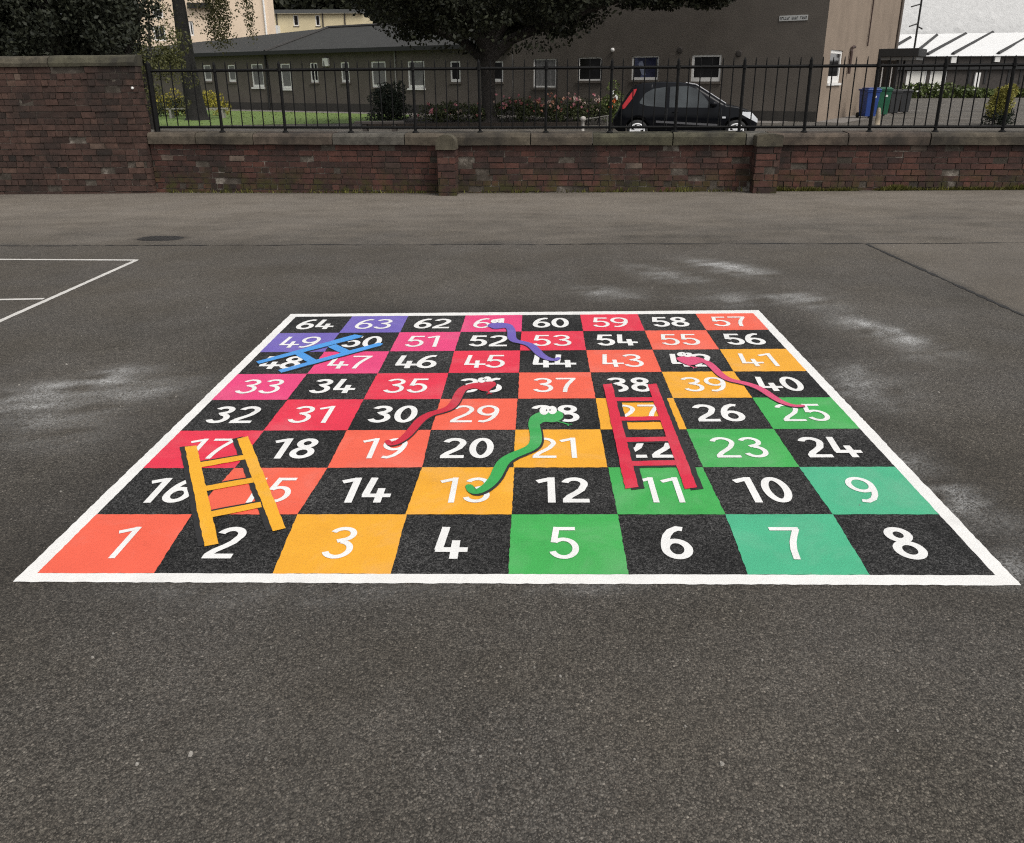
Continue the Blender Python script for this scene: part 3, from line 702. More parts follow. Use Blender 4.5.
for i in range(5200):
    x = random.uniform(3.95, 7.6) if random.random() < .8 else random.uniform(-5.5, 3.5)
    cl = noise.noise(Vector((x*2.2, 0, 3)))
    if random.random() > .5+cl*1.2: continue
    y = wally(x)-random.uniform(0, .045); z = pgz(x); h_ = random.uniform(.012, .075)*(1+cl); a_ = random.uniform(0, 6.28); d_ = Vector((math.cos(a_), math.sin(a_), 0))*.012; p = Vector((x, y, z)); mb.cur = random.random()
    mb.quad(p-d_, p+d_, p+Vector((random.uniform(-.03, .03), random.uniform(-.05, .0), h_)))
tag(mb.build('weeds', M_WEED, attr=True), 'low green weeds and moss along the foot of the brick wall', kind='stuff')
# ------------------------------------------------------------------ buildings beyond the wall
def wall_open(mb, x0, x1, z0, z1, ops, T, rev=.13):
    xs_ = sorted({x0, x1, *[o_[0] for o_ in ops], *[o_[1] for o_ in ops]}); zs = sorted({z0, z1, *[o_[2] for o_ in ops], *[o_[3] for o_ in ops]})
    P = lambda x, y, z: T @ Vector((x, y, z))
    for a, b in zip(xs_, xs_[1:]):
        for c, d in zip(zs, zs[1:]):
            mx, mz = (a+b)/2, (c+d)/2
            if any(o_[0] < mx < o_[1] and o_[2] < mz < o_[3] for o_ in ops): continue
            mb.quad(P(a, 0, c), P(b, 0, c), P(b, 0, d), P(a, 0, d))
    for a, b, c, d in ops:
        mb.quad(P(a, 0, c), P(a, rev, c), P(a, rev, d), P(a, 0, d)); mb.quad(P(b, rev, c), P(b, 0, c), P(b, 0, d), P(b, rev, d))
        mb.quad(P(a, 0, d), P(a, rev, d), P(b, rev, d), P(b, 0, d)); mb.quad(P(a, rev, c), P(a, 0, c), P(b, 0, c), P(b, rev, c))
def window(par, T, a, b, c, d, glass=None, mull=(), fr=.07, sill=True, white_sill=False, depth=.09):
    fm = MB(); bx = lambda m_, *q: m_.box(((q[0]+q[1])/2, (q[2]+q[3])/2, (q[4]+q[5])/2), (q[1]-q[0], q[3]-q[2], q[5]-q[4]), T)
    e = .004
    bx(fm, a+e, a+fr, depth-.05, depth, c+e, d-e); bx(fm, b-fr, b-e, depth-.05, depth, c+e, d-e)
    bx(fm, a+fr, b-fr, depth-.05, depth, d-fr*.8, d-e); bx(fm, a+fr, b-fr, depth-.055, depth, c+e, c+fr*(1.6 if white_sill else 1))
    for m_ in mull: bx(fm, a+(b-a)*m_-.025, a+(b-a)*m_+.025, depth-.045, depth, c+fr, d-fr*.8)
    f = fm.build('window', M_UPVC, par)
    pm_ = MB(); bx(pm_, a+fr*.5, b-fr*.5, depth-.02, depth+.01, c+fr*.5, d-fr*.5); pm_.build('pane', glass or M_GLASS, f)
    if sill:
        s_ = MB(); bx(s_, a-.05, b+.05, -.07, depth-.06, c-.09, c-.003); s_.build('sill', M_UPVC if white_sill == 2 else M_HARL, f)
    return f
I4 = Matrix.Identity(4)
RZ = math.atan2(-.55, .835)
# tall rendered block with the tan side wall
bd = thing('rendered_building', 'tall grey-brown rendered building with a sunnier tan side wall, behind the black car', 'building', (11.8, 33.2, 0), RZ)
def side_s(px, py): return (online(px, py, K2, K2+v2).xy-K2).dot(v2)
ops = [(-5.22, -3.95, 1.48, 2.5), (-7.91, -6.66, 1.55, 2.5), (-10.53, -9.35, 1.53, 2.5), (-12.87, -11.64, 1.25, 2.47)]
mb = MB(); wall_open(mb, -14, 0, -.1, 7.2, ops, I4); mb.build('front_wall', M_HARL, bd)
plinth = MB(); plinth.boxr(-14, -.02, -.012, .05, -.1, .38); plinth.build('plinth', plain('dark_rendered_plinth', (.042, .038, .033), .95, .3, 2, .4), bd)
M_POST = NT('poster_behind_glass'); _n = M_POST.vor(2.6); _s = M_POST.n('ShaderNodeSeparateColor'); M_POST.put(_s.inputs[0], _n.outputs['Color'])
M_POST = M_POST.done(M_POST.ramp(_s.outputs[0], [(0, (.015, .015, .02)), (.42, (.03, .035, .08)), (.6, (.10, .12, .22)), (.85, (.30, .33, .40))]), .1)
for i, o_ in enumerate(ops): window(bd, I4, *o_, glass=[M_GLASS, M_POST, M_GLASS, M_NET][i], fr=.10 if i == 0 else .07, white_sill=(i in (0, 1)))
TS = Matrix(((0, -1, 0, 0), (1, 0, 0, 0), (0, 0, 1, 0), (0, 0, 0, 1)))      # side wall: x -> inwards along the wall, y -> back into the building
s0, s1 = side_s(829, 67), side_s(841.3, 67); SL = side_s(897, 46); SPO = side_s(881.5, 50)
sop = (s0, s1, 1.40, 2.62)
mb = MB(); wall_open(mb, 0, SL, -.1, 7.2, [sop], TS); mb.build('side_wall', M_TAN_LIT, bd)['label'] = 'tan roughcast side wall'
window(bd, TS, *sop, fr=.16, white_sill=2)
mb = MB(); mb.boxr(-13.99, -.01, .005, SL-.01, 7.2, 7.35); mb.build('roof', M_SLATE, bd)
mb = MB(); mb.quad((-14, SL, -.1), (0, SL, -.1), (0, SL, 7.2), (-14, SL, 7.2)); mb.quad((-14, 0, -.1), (-14, SL, -.1), (-14, SL, 7.2), (-14, 0, 7.2)); mb.build('rear_wall', M_HARL, bd)
for px, py in ((739, 53.5), (680, 50)):
    p = online(px, py, K2, K2+u2); t_ = -(p.xy-K2).dot(u2); mb = MB(); mb.lathe((t_, .01, p.z), [(.13, 0), (.13, .03), (.09, .05)], 14, 'y'); mb.build('vent', M_DARKTIM, bd)
p = online(613.5, 50, K2, K2+u2); t_ = -(p.xy-K2).dot(u2); mb = MB(); mb.lathe((t_, 0, p.z), [(.04, 0), (.04, .05), (.08, .06), (.09, .10), (.06, .15), (.02, .17)], 14, 'y'); mb.build('wall_lamp', M_UPVC, bd, True)
def pipe(par, pts, r_, m, nm='drainpipe'): mb = MB(); mb.tube(pts, r_, 8); return mb.build(nm, m, par)
s_ = side_s(847.5, 66); M_RPIPE = plain('rust_brown_pipe', (.05, .028, .022), .7, .3)
pipe(bd, [(.09, s_, 1.75), (.09, s_, 2.62), (.09, s_+.04, 2.74), (.09, s_+.22, 2.80), (.09, s_+.5, 2.80)], .06, M_RPIPE, 'vent_pipe')
pipe(bd, [(.08, SL-.55, 2.9), (.08, SL-.55, 7.1)], .07, plain('grey_brown_pipe', (.12, .10, .085), .7, .2)); pipe(bd, [(.06, side_s(871, 10), 2.9), (.06, side_s(871, 10), 7.1)], .03, M_RPIPE, 'cable_pipe')
# name plate
sg = thing('name_plate', 'small white name plate with dark lettering high on the grey-brown wall', 'sign', (11.8, 33.2, 0), RZ)
p = online(779.5, 18.5, K2, K2+u2); q = online(808, 17.5, K2, K2+u2); xa, xb = -(p.xy-K2).dot(u2), -(q.xy-K2).dot(u2); zc = (p.z+q.z)/2
mb = MB(); mb.boxr(xa, xb, -.03, -.004, zc-.095, zc+.095); mb.build('plate', plain('enamel_white', (.5, .5, .48), .5, .1), sg)
mb = MB()
words_ = 'BEILAP JANE PAND'                # lettering too small to read in the photograph: strokes of about its shape
x = xa+.03; lw_ = (xb-xa-.06)/len(words_)
for ch in words_:
    if ch != ' ':
        mb.boxr(x+lw_*.12, x+lw_*.32, -.034, -.0305, zc-.05, zc+.05)
        mb.boxr(x+lw_*.34, x+lw_*.82, -.034, -.0305, zc+.022*(1 if ch in 'BEPRD' else -2.3), zc+.022*(1 if ch in 'BEPRD' else -2.3)+.025)
        if ch in 'ANDBJ': mb.boxr(x+lw_*.62, x+lw_*.82, -.035, -.0305, zc-.05, zc+.02)
    x += lw_
mb.build('lettering', M_EDGE, sg)

# low wing with the hipped slate roof
lb = thing('single_storey_building', 'long low grey-brown building with a hipped slate roof and small white windows', 'building', (11.8, 33.2, 0), RZ)
wins = [(15.15, 14.52, 1.5, 2.42), (17.65, 17.02, 1.5, 2.46), (20.34, 19.25, 1.22, 2.5), (22.8, 21.8, 1.25, 2.52), (24.98, 24.36, 1.5, 2.52), (27.3, 26.7, 1.5, 2.52), (29.65, 28.85, 1.18, 2.5), (32.1, 31.1, 1.26, 2.52), (34.15, 33.5, 1.55, 2.5), (36.4, 35.7, 1.6, 2.52)]
ops = [(-a, -b, c, d) for a, b, c, d in wins]
mb = MB(); wall_open(mb, -46, -14.01, -.1, 3.1, ops, I4); mb.build('front_wall', M_HARL, lb)
for i, o_ in enumerate(ops): window(lb, I4, *o_, glass=M_GLASS if i in (0, 1, 5) else M_NET, mull=(.5,) if i in (4, 5) else (), white_sill=2 if i in (2, 6, 7) else True, fr=.085)
mb = MB(); mb.boxr(-46, -14.02, -.012, .05, -.1, .42); mb.build('plinth', bpy.data.materials['dark_rendered_plinth'], lb)
iv = Matrix.Translation((11.8, 33.2, 0)) @ Matrix.Rotation(RZ, 4, 'Z'); ivi = iv.inverted()
apex = ivi @ online(328, 28, K2+v2*5.5, K2+v2*5.5+u2); zr_ = apex.z
d_ = ray(165, 45.5); farl = ivi @ (CAM+d_*((zr_-CAM_H)/d_.z)); hipb = (-(online(269, 51, K2, K2+u2).xy-K2).dot(u2))
d_ = ray(130, 48); farl2 = ivi @ (CAM+d_*((zr_-CAM_H)/d_.z))
mb = MB(); E_ = 3.14; ey = -.32
mb.quad((hipb, ey, E_), (-14.03, ey, E_), (-14.03, apex.y, zr_), apex)
mb.quad((-46, ey, E_), (hipb, ey, E_), apex, farl, farl2)
mb.quad((-14.03, apex.y+.01, zr_-.01), (-14.03, 11, E_), (apex.x+5, 11, E_), (apex.x, apex.y+.01, zr_-.01))
mb.build('roof', M_SLATE, lb)
mb = MB(); mb.tube([(hipb, ey, E_+.03), (apex.x, apex.y, zr_+.04)], .09, 6); mb.tube([(apex.x, apex.y, zr_+.04), (-14.1, apex.y, zr_+.04)], .09, 6); mb.build('ridge_tiles', plain('dark_ridge_tiles', (.04, .038, .036), .9, .3), lb)
mb = MB(); mb.boxr(-46, -14.03, ey-.09, ey-.004, E_-.16, E_+.035); mb.boxr(-46, -14.03, ey, -.002, E_-.14, E_-.10); mb.build('gutter', M_GUT, lb)
t_ = (online(268, 80, K2, K2+u2).xy-K2).dot(u2); pipe(lb, [(-t_, -.07, .1), (-t_, -.07, 3.0)], .06, M_GUT)
t_ = (online(396, 70, K2, K2+u2).xy-K2).dot(u2); pipe(lb, [(-t_, -.06, .1), (-t_, -.06, 3.0)], .04, plain('pale_grey_pipe', (.22, .215, .2), .6, .1))
p = online(327, 62, K2, K2+u2); t_ = -(p.xy-K2).dot(u2); mb = MB(); mb.boxr(t_-.2, t_+.2, -.16, -.004, p.z-.22, p.z+.2); mb.build('alarm_box', M_UPVC, lb, bevel=.02)

# porch at the end of the tan wall
ph = thing('porch', 'dark glazed porch with a flat dark roof at the end of the tan wall', 'porch', (11.8, 33.2, 0), RZ)
pa, pb = SPO-.25, SPO+1.6
mb = MB(); mb.boxr(.004, 1.75, pa-.35, pb+.2, 2.50, 2.86); mb.build('roof', M_GUT, ph, bevel=.02)
mb = MB(); mb.boxr(.004, 1.66, pa-.25, pb+.1, 2.36, 2.498); mb.build('fascia', plain('grey_fascia', (.15, .15, .145), .6, .15), ph)
for x, y in ((.06, pa), (.84, pa), (.45, pa), (.84, pb)):
    mb = MB(); mb.boxr(x-.05, x+.05, y-.05, y+.05, 0, 2.36); mb.build('post', M_GUT, ph)
mb = MB(); mb.boxr(.12, .39, pa-.015, pa+.015, .05, 2.33); mb.boxr(.51, .78, pa-.015, pa+.015, .05, 2.33); mb.build('glazing', M_GLASS, ph)
mb = MB(); mb.boxr(.2, .25, pa-.05, pa-.02, .9, 2.2); mb.boxr(.62, .66, pa-.05, pa-.02, .3, 2.2); mb.build('door_frame', M_UPVC, ph)

# white-roofed building on the right
wb = thing('white_roofed_building', 'low dark building under a bright white ribbed roof, far right beyond the bins', 'building')
YW = 76.0
def at_(px, py, Y): return aty(px, py, Y)
lo = [at_(x, 56.5-(x-905)*.005, YW) for x in (880, 1100)]; hi = [at_(x, 33.4-(x-905)*.055, YW+9) for x in (890, 1150)]
ze, zh = lo[0].z, hi[0].z
mb = MB(); x0, x1 = lo[0].x, lo[1].x
mb.quad((x0-2, YW-.3, ze), (x1+8, YW-.3, ze), (x1+14, YW+9, zh+.25), (x0-2, YW+9, zh-.1)); mb.build('lower_roof', M_WROOF, wb)
ribs = [((878, 57), (912, 37.5)), ((912, 56), (938, 35)), ((927, 55.5), (968, 33.5)), ((952.5, 55), (995, 32)), ((998, 54.5), (1040, 31.5)), ((1042, 54), (1088, 31)), ((1014, 33), (1024, 29))]
nrm = Vector((0, -(zh-ze), 9.3)).normalized()
def onroof(px, py):
    d = ray(px, py); Aq, Bq, Cq = Vector((x0-2, YW-.3, ze)), Vector((x1+8, YW-.3, ze)), Vector((x0-2, YW+9, zh-.1)); n = (Bq-Aq).cross(Cq-Aq); t_ = (Aq-CAM).dot(n)/d.dot(n); return CAM+d*t_
for a, b in ribs[:-1]:
    mb = MB(); mb.tube([onroof(*a)+nrm*.10, onroof(*a)+(onroof(*b)-onroof(*a))*.93+nrm*.10], .17, 4); mb.build('roof_rib', M_GUT, wb)
M_PEB = NT('white_pebble_dash'); _v = M_PEB.vor(.62); _v2 = M_PEB.noise(2.2, 4, .7)
M_PEB.bump(M_PEB.math('ADD', M_PEB.rng(_v.outputs['Distance'], .0, .35, 1, 0), _v2), .6, .12); M_PEB = M_PEB.done(M_PEB.mix(_v2, (.44, .44, .435), (.64, .64, .63)), .9, 0, .2)
mb = MB(); YU = YW+9.2; mb.quad((x0-2, YU, zh-2), (x1+20, YU, zh-2), (x1+20, YU+6, zh+12), (x0-2, YU+6, zh+12)); mb.build('upper_roof', M_PEB, wb)
mb = MB(); T_ = Matrix.Translation((0, YW, 0))
p = lambda px, py: at_(px, py, YW)
dops = [(p(906, 80).x, p(926, 80).x, p(912, 92).z, p(912, 71).z), (p(929.5, 80).x, p(946, 80).x, p(935, 92).z, p(935, 71).z)]
wall_open(mb, x0-2, x1+8, -.1, ze-.05, dops, T_, .2); mb.build('front_wall', M_DARKTIM, wb)
for i, o_ in enumerate(dops): window(wb, T_, *o_, glass=plain('white_panel_glass', (.78, .76, .70), .3, .05) if i == 0 else bpy.data.materials['white_panel_glass'], fr=.12, sill=False)
for px, ya, yb in ((953.5, 56, 63), (997, 56, 62), (977.5, 72, 90)):
    a, b = p(px, ya), p(px, yb); mb = MB(); mb.boxr(a.x-.22, a.x+.22, YW-.2, YW-.01, b.z, a.z-.05); mb.build('white_post', M_UPVC, wb)
mb = MB(); a, b = p(900, 63), p(900, 70); mb.boxr(x0-2, x1+8, YW-.25, YW-.01, b.z, b.z+.5); mb.build('beam', M_GUT, wb)
for px in (969, 985, 1008, 1020):
    a = p(px, 78); mb = MB(); mb.boxr(a.x-.09, a.x+.09, YW-.06, YW-.01, 1.0, b.z); mb.build('boarding_joint', M_GUT, wb)
an = thing('aerial', 'thin dark aerial pole with short cross arms rising above the porch roof', 'aerial', iv @ Vector((1.2, SPO+1.5, 2.86)))
top = ivi @ aty(919, 3, (iv @ Vector((1.2, SPO+1.5, 0))).y); hh = top.z-2.86
mb = MB(); mb.tube([(0, 0, -.02), (0, 0, hh+1.2)], .045, 6); mb.build('pole', M_GUT, an)
for z, l in ((hh*.98, -.45), (hh*.56, -.4), (hh*.5, .25)): mb = MB(); mb.tube([(0, 0, z), (l, 0, z-.12)], .035, 6); mb.build('arm', M_GUT, an)

# cream flats and yellow terrace far behind on the left
def box_house(name, label, Y, pxl, pxr, pyt, m, dep, wl, roof=None, zmin=0):
    a, b = aty(pxl, pyt, Y), aty(pxr, pyt, Y); e = thing(name, label, 'building', ((a.x+b.x)/2, Y, 0)); hw = (b.x-a.x)/2; top = (a.z+b.z)/2
    ops = []
    for (xl, xr, yt, yb) in wl:
        q, r_ = aty(xl, (yt+yb)/2, Y), aty(xr, (yt+yb)/2, Y); ops.append((q.x-(a.x+b.x)/2, r_.x-(a.x+b.x)/2, aty(xl, yb, Y).z, aty(xl, yt, Y).z))
    mb = MB(); wall_open(mb, -hw, hw, zmin, top, ops, I4, .2)
    mb.quad((-hw, 0, zmin), (-hw, dep, zmin), (-hw, dep, top), (-hw, 0, top)); mb.quad((hw, 0, zmin), (hw, dep, zmin), (hw, dep, top), (hw, 0, top)); mb.build('wall', m, e)
    return e, hw, top, ops
e, hw, top, ops = box_house('block_of_flats', 'tall cream block of flats behind the birch tree', 88, 120, 261, -60, M_CREAM, 2.2, [(152, 163, 8.5, 18), (153, 165.5, 26, 41), (187.5, 191, 2, 9), (189, 193.5, 21, 36)])
for o_ in ops: window(e, I4, *o_, fr=.16, mull=(.5,) if o_[1]-o_[0] > 1 else (), sill=False, depth=.14)
mb = MB(); mb.boxr(-hw-.2, hw+.2, -.2, 2.4, top, top+.4); mb.build('roof', M_SLATE, e)
mb = MB(); q = aty(201, 6, 88); mb.boxr(q.x-e.location.x-1.2, q.x-e.location.x+1.2, -.5, -.01, q.z-.2, q.z+.25); mb.build('ledge', M_GUT, e)
pipe(e, [(hw-.35, -.1, 0), (hw-.35, -.1, top)], .1, M_UPVC)
e, hw, top, ops = box_house('terraced_house', 'pale yellow terraced house with a grey slate roof in the distance', 122, 262, 362, 13.2, M_YELLOW, 9, [(262.8, 267.6, 16, 24.5), (293.2, 298.6, 15, 26), (315.3, 320, 15, 26)])
for o_ in ops: window(e, I4, *o_, fr=.13, mull=(), depth=.14)
zt2 = aty(300, 6.8, 122).z
mb = MB(); mb.quad((-hw-.3, -.4, top-.1), (hw+.3, -.4, top-.1), (hw+.3, 4.5, zt2), (-hw-.3, 4.5, zt2)); mb.quad((-hw-.3, 4.5, zt2), (hw+.3, 4.5, zt2), (hw+.3, 9.4, top-.1), (-hw-.3, 9.4, top-.1)); mb.build('roof', M_SLATE, e)
mb = MB()
for px in (277, 323, 345): q = aty(px, 20, 122); mb.tube([(q.x-e.location.x, -.12, 0), (q.x-e.location.x, -.12, top)], .09, 6)
mb.build('drainpipe', M_DARKTIM, e)
mb = MB(); q = aty(271, 33, 122); q2 = aty(277, 26, 122); mb.boxr(q.x-e.location.x-.9, q2.x-e.location.x+.4, -1.4, -.01, 0, q2.z); mb.build('porch', M_WROOF, e)
# ------------------------------------------------------------------ black hatchback
ra, fa = aty(637.3, 128, 23.35), aty(735.8, 128, 22.9)
dirc = Vector((fa.x-ra.x, fa.y-ra.y, 0)); WB = dirc.length; rzc = math.atan2(dirc.y, dirc.x); TW = .74
side = Vector((dirc.y, -dirc.x, 0)).normalized()
org = Vector((ra.x, ra.y, 0))-side*TW
car = thing('parked_car', 'black three-door hatchback parked behind the railings, facing right', 'car', org, rzc)
M_CAR = plain('black_car_paint', (.004, .0045, .006), .12, .15, 3, spec=.16); M_CARGLASS = glassmat('car_window_glass', (.036, .042, .044), .05)
M_STRIP = plain('grey_rub_strip', (.10, .10, .105), .4, .1); M_TYRE = plain('tyre_rubber', (.012, .012, .012), .8, .3); M_RIM = plain('silver_wheel_cover', (.80, .80, .80), .35, .08, 8)
M_RED = plain('red_lamp_lens', (.42, .016, .022), .2, .2); M_LAMP = plain('clear_lamp_lens', (.62, .64, .66), .12, .15); M_TRIM = plain('black_plastic_trim', (.018, .018, .019), .6, .2); M_REFL = plain('bright_reflection', (.4, .4, .41), .25, .1)
TOP = [(-.66, .60), (-.64, .66), (-.58, .76), (-.50, .90), (-.36, 1.14), (-.22, 1.34), (-.10, 1.45), (.07, 1.50), (.6, 1.535), (1.1, 1.52), (1.5, 1.455), (1.9, 1.22), (2.32, .965), (2.6, .91), (2.87, .83), (3.02, .745), (3.12, .64), (3.16, .52)]
def itp(T, x):
    if x <= T[0][0]: return T[0][1]
    for (a, b), (c, d) in zip(T, T[1:]):
        if x <= c: return b+(d-b)*(x-a)/(c-a)
    return T[-1][1]
BOT = [(-.66, .42), (-.6, .30), (-.45, .24), (-.3, .20), (2.3, .20), (2.9, .20), (3.1, .24), (3.16, .40)]
RA = .345
def zbot(x):
    z = itp(BOT, x)
    for c in (0, WB):
        if abs(x-c) < RA: z = max(z, .285+math.sqrt(RA*RA-(x-c)**2))
    return z
def plan(x): return itp([(-.66, .70), (-.6, .80), (-.4, .93), (0, 1.0), (2.3, 1.0), (2.7, .95), (2.95, .86), (3.1, .74), (3.16, .62)], x)
def Wd(x, z): return plan(x)*itp([(.15, .76), (.35, .815), (.6, .83), (.88, .80), (1.0, .76), (1.5, .565), (1.6, .52)], z)
st = sorted({round(-.66+3.82*i/90, 4) for i in range(91)} | {round(c+RA*math.cos(k*math.pi/24), 4) for c in (0, WB) for k in range(25)})
mb = MB(); NR = 0
for x in st:
    zb, zt = zbot(x), max(itp(TOP, x), zbot(x)+.03); h_ = zt-zb; ring = []
    for f in (0, .08, .2, .35, .5, .62, .72, .8, .87, .93, .97, .99): z = zb+h_*f; wv = Wd(x, z); wv -= .10*max(0, (f-.9)/.1)**2*wv; ring.append((wv, z))
    ring.append((Wd(x, zt)*.55, zt+.004)); NR = len(ring)
    full = [(x, -y, z) for y, z in ring]+[(x, y, z) for y, z in reversed(ring)]
    mb.v.extend(full)
m = 2*NR
for i in range(len(st)-1):
    for k in range(m): mb.f.append((i*m+k, i*m+(k+1) % m, (i+1)*m+(k+1) % m, (i+1)*m+k)); mb.c.append(.5)
mb.f.append(tuple(range(m))); mb.f.append(tuple((len(st)-1)*m+m-1-k for k in range(m))); mb.c += [.5, .5]
mb.build('body', M_CAR, car, True)
def cz(zx, zy): return (zx/5.39+590-637.3)/98.3*WB, 1.63-(zy/5.39+40-78.3)*.0288
def sidepatch(up, lo_, off=.006, sgn=-1, n=14):    # surface patch following the car's flank between two curves
    q = MB(); xa = max(up[0][0], lo_[0][0]); xb = min(up[-1][0], lo_[-1][0]); g = []
    for i in range(n+1):
        x = xa+(xb-xa)*i/n; a, b = itp(lo_, x), itp(up, x); g.append([(x, sgn*(Wd(x, a+(b-a)*k/4)+off), a+(b-a)*k/4) for k in range(5)])
    for a, b in zip(g, g[1:]):
        for k in range(4): q.quad(a[k], b[k], b[k+1], a[k+1])
    return q
def sort2(P): return sorted(cz(*p) for p in P)
for sg_ in (-1, 1):
    sidepatch(sort2([(262, 318), (290, 278), (330, 258), (398, 249)]), sort2([(262, 326), (300, 338), (398, 345)]), .005, sg_).build('rear_side_window', M_CARGLASS, car, True)
    sidepatch(sort2([(422, 248), (520, 245), (570, 262), (610, 298), (650, 342)]), sort2([(422, 345), (650, 347)]), .005, sg_).build('door_window', M_CARGLASS, car, True)
    dl = sidepatch(sort2([(355, 408), (690, 424)]), sort2([(355, 418), (690, 434)]), .014, sg_); dl.build('rub_strip', M_STRIP, car, True)
    dm = MB(); a_, b_ = cz(412, 250)[0], cz(700, 340)[0]
    for x in (a_-.004, b_): 
        for k in range(8): z0_, z1_ = .3+.07*k, .3+.07*(k+1); dm.quad((x, sg_*(Wd(x, z0_)+.003), z0_), (x+.014, sg_*(Wd(x, z0_)+.003), z0_), (x+.014, sg_*(Wd(x, z1_)+.003), z1_), (x, sg_*(Wd(x, z1_)+.003), z1_))
    d = dm.build('door_seam', M_TYRE, car)
    x, z = cz(455, 368); hb = MB(); hb.box((x, sg_*(Wd(x, z)+.012), z), (.17, .03, .035)); hb.build('door_handle', M_CAR, car, bevel=.008)
    x, z = cz(655, 328); hb = MB(); hb.lathe((0, 0, 0), [(.03, -.07), (.085, -.05), (.09, .02), (.05, .06)], 12); o = hb.build('wing_mirror', M_CAR, car, True); o.location = (x, sg_*(Wd(x, z)+.10), z); o.scale = (1.1, 1, .9)
    tl = sidepatch(sort2([(168, 336), (226, 260), (241, 257)]), sort2([(168, 354), (182, 350), (226, 296), (241, 264)]), .010, sg_); tl.build('tail_lamp', M_RED, car, True)
    hl = sidepatch(sort2([(812, 366), (860, 368), (900, 402)]), sort2([(812, 380), (850, 398), (900, 420)]), .012, sg_); hl.build('headlight', M_LAMP, car, True)
    x, z = cz(716, 393); hb = MB(); hb.box((x, sg_*(Wd(x, z)+.004), z), (.09, .012, .045)); hb.build('side_indicator', M_LAMP, car, bevel=.005)
def topband(xa, xb, ya, off=.006, n=8):
    q = MB(); g = []
    for i in range(n+1):
        x = xa+(xb-xa)*i/n; z = itp(TOP, x); w_ = Wd(x, z)*ya; g.append([(x, w_*k/2, z+.004+off) for k in (-2, -1, 0, 1, 2)])
    for a, b in zip(g, g[1:]):
        for k in range(4): q.quad(a[k], b[k], b[k+1], a[k+1])
    return q
topband(1.56, 2.27, .86, .012).build('windscreen', M_CARGLASS, car, True); topband(-.34, -.08, .8, .012).build('rear_window', M_CARGLASS, car, True)
for sg_ in (-1, 1):
    P = [(x, sg_*(Wd(x, itp(TOP, x))*.93), itp(TOP, x)+.008) for x in (1.25, 1.5, 1.7, 1.9, 2.1, 2.3)]; q = MB(); q.tube(P, .016, 6); q.build('pillar_reflection', M_REFL, car)  # bright strip stands in for the reflection along the windscreen edge
q = MB(); q.box((-.63, 0, .50), (.10, 1.05, .22)); q.build('rear_bumper', M_TRIM, car, bevel=.04); q = MB(); q.box((3.13, 0, .40), (.10, .85, .16)); q.build('grille', M_TRIM, car, bevel=.03)
q = MB(); q.boxr(.34, WB-.34, -.60, .60, .19, .50); q.boxr(-.30, WB+.30, -.50, .50, .22, .62); q.build('underbody', M_TYRE, car)
for x in (0, WB):
    for sg_ in (-1, 1):
        ty = MB(); yo = sg_*TW
        ty.lathe((x, yo, .285), [(.19, sg_*.0-.09), (.27, -.095), (.288, -.06), (.288, .06), (.27, .095), (.19, .09)], 32, 'y'); t_ = ty.build('wheel', M_TYRE, car, True)
        rm = MB(); yo2 = yo+sg_*.098
        rm.tube([(x+.185*math.cos(k*math.pi/16), yo2, .285+.185*math.sin(k*math.pi/16)) for k in range(33)], .022, 6, False)
        for k in range(7):
            a_ = k*2*math.pi/7+.5; c_, s_ = math.cos(a_), math.sin(a_); n_ = (-s_, c_)
            P = lambda r_, w_: (x+c_*r_+n_[0]*w_, yo2+sg_*.006, .285+s_*r_+n_[1]*w_); rm.quad(P(.03, -.025), P(.185, -.045), P(.185, .045), P(.03, .025))
        rm.lathe((x, yo2, .285), [(.055, -.015), (.055, .015)], 14, 'y'); rm.build('rim', M_RIM, t_)

# ------------------------------------------------------------------ wheeled bins beside the tan wall
def bin_(label, c, px, py, sc, rz, m_):
    wx = .84; p = ground(px, py); e = thing('wheelie_bin', label, 'bin', p, rz, 'wheeled bins beside the tan wall')
    b = MB(); pr = [(-.24, -.26), (.24, -.26), (.24, .26), (-.24, .26)]; tp = [(-.29, -.34), (.29, -.34), (.29, .36), (-.29, .36)]; k = 0
    b.v += [(x*sc*wx, y*sc, .06*sc) for x, y in pr]+[(x*sc*wx, y*sc, .98*sc) for x, y in tp]
    b.f += [(3, 2, 1, 0), (4, 5, 6, 7), (0, 1, 5, 4), (1, 2, 6, 5), (2, 3, 7, 6), (3, 0, 4, 7)]; b.c += [.5]*6; b.build('body', m_, e, bevel=.02)
    b = MB(); b.box((0, 0, 1.0*sc), (.64*sc*wx, .76*sc, .06*sc)); b.box((0, -.05*sc, 1.05*sc), (.52*sc*wx, .58*sc, .05*sc)); b.box((0, -.33*sc, .95*sc), (.64*sc*wx, .05*sc, .07*sc)); b.build('lid', m_, e, bevel=.02)
    b = MB(); b.tube([(-.25*sc, .41*sc, 1.0*sc), (.25*sc, .41*sc, 1.0*sc)], .025*sc, 8); b.build('handle', m_, e)
    for s_ in (-1, 1): b = MB(); b.tube([(s_*.20*sc, .28*sc, .1*sc), (s_*.26*sc, .28*sc, .1*sc)], .1*sc, 14); b.build('wheel', M_TYRE, e)
    b = MB(); b.box((.05*sc, -.3135*sc, .78*sc), (.12*sc, .02*sc, .12*sc)); b.build('sticker', M_UPVC, e) if 'blue' in label else None
M_BB = plain('blue_bin_plastic', (.014, .046, .21), .45, .15, 3); M_GB = plain('green_bin_plastic', (.012, .10, .05), .45, .15, 3); M_DB = plain('dark_grey_bin_plastic', (.028, .029, .031), .5, .2, 3)
bin_('blue wheelie bin, nearest of the row beside the tan wall', 0, 866.5, 118, 1.12, R(4), M_BB); bin_('green wheelie bin just behind the blue one', 0, 879.5, 116, 1.12, R(-6), M_GB)
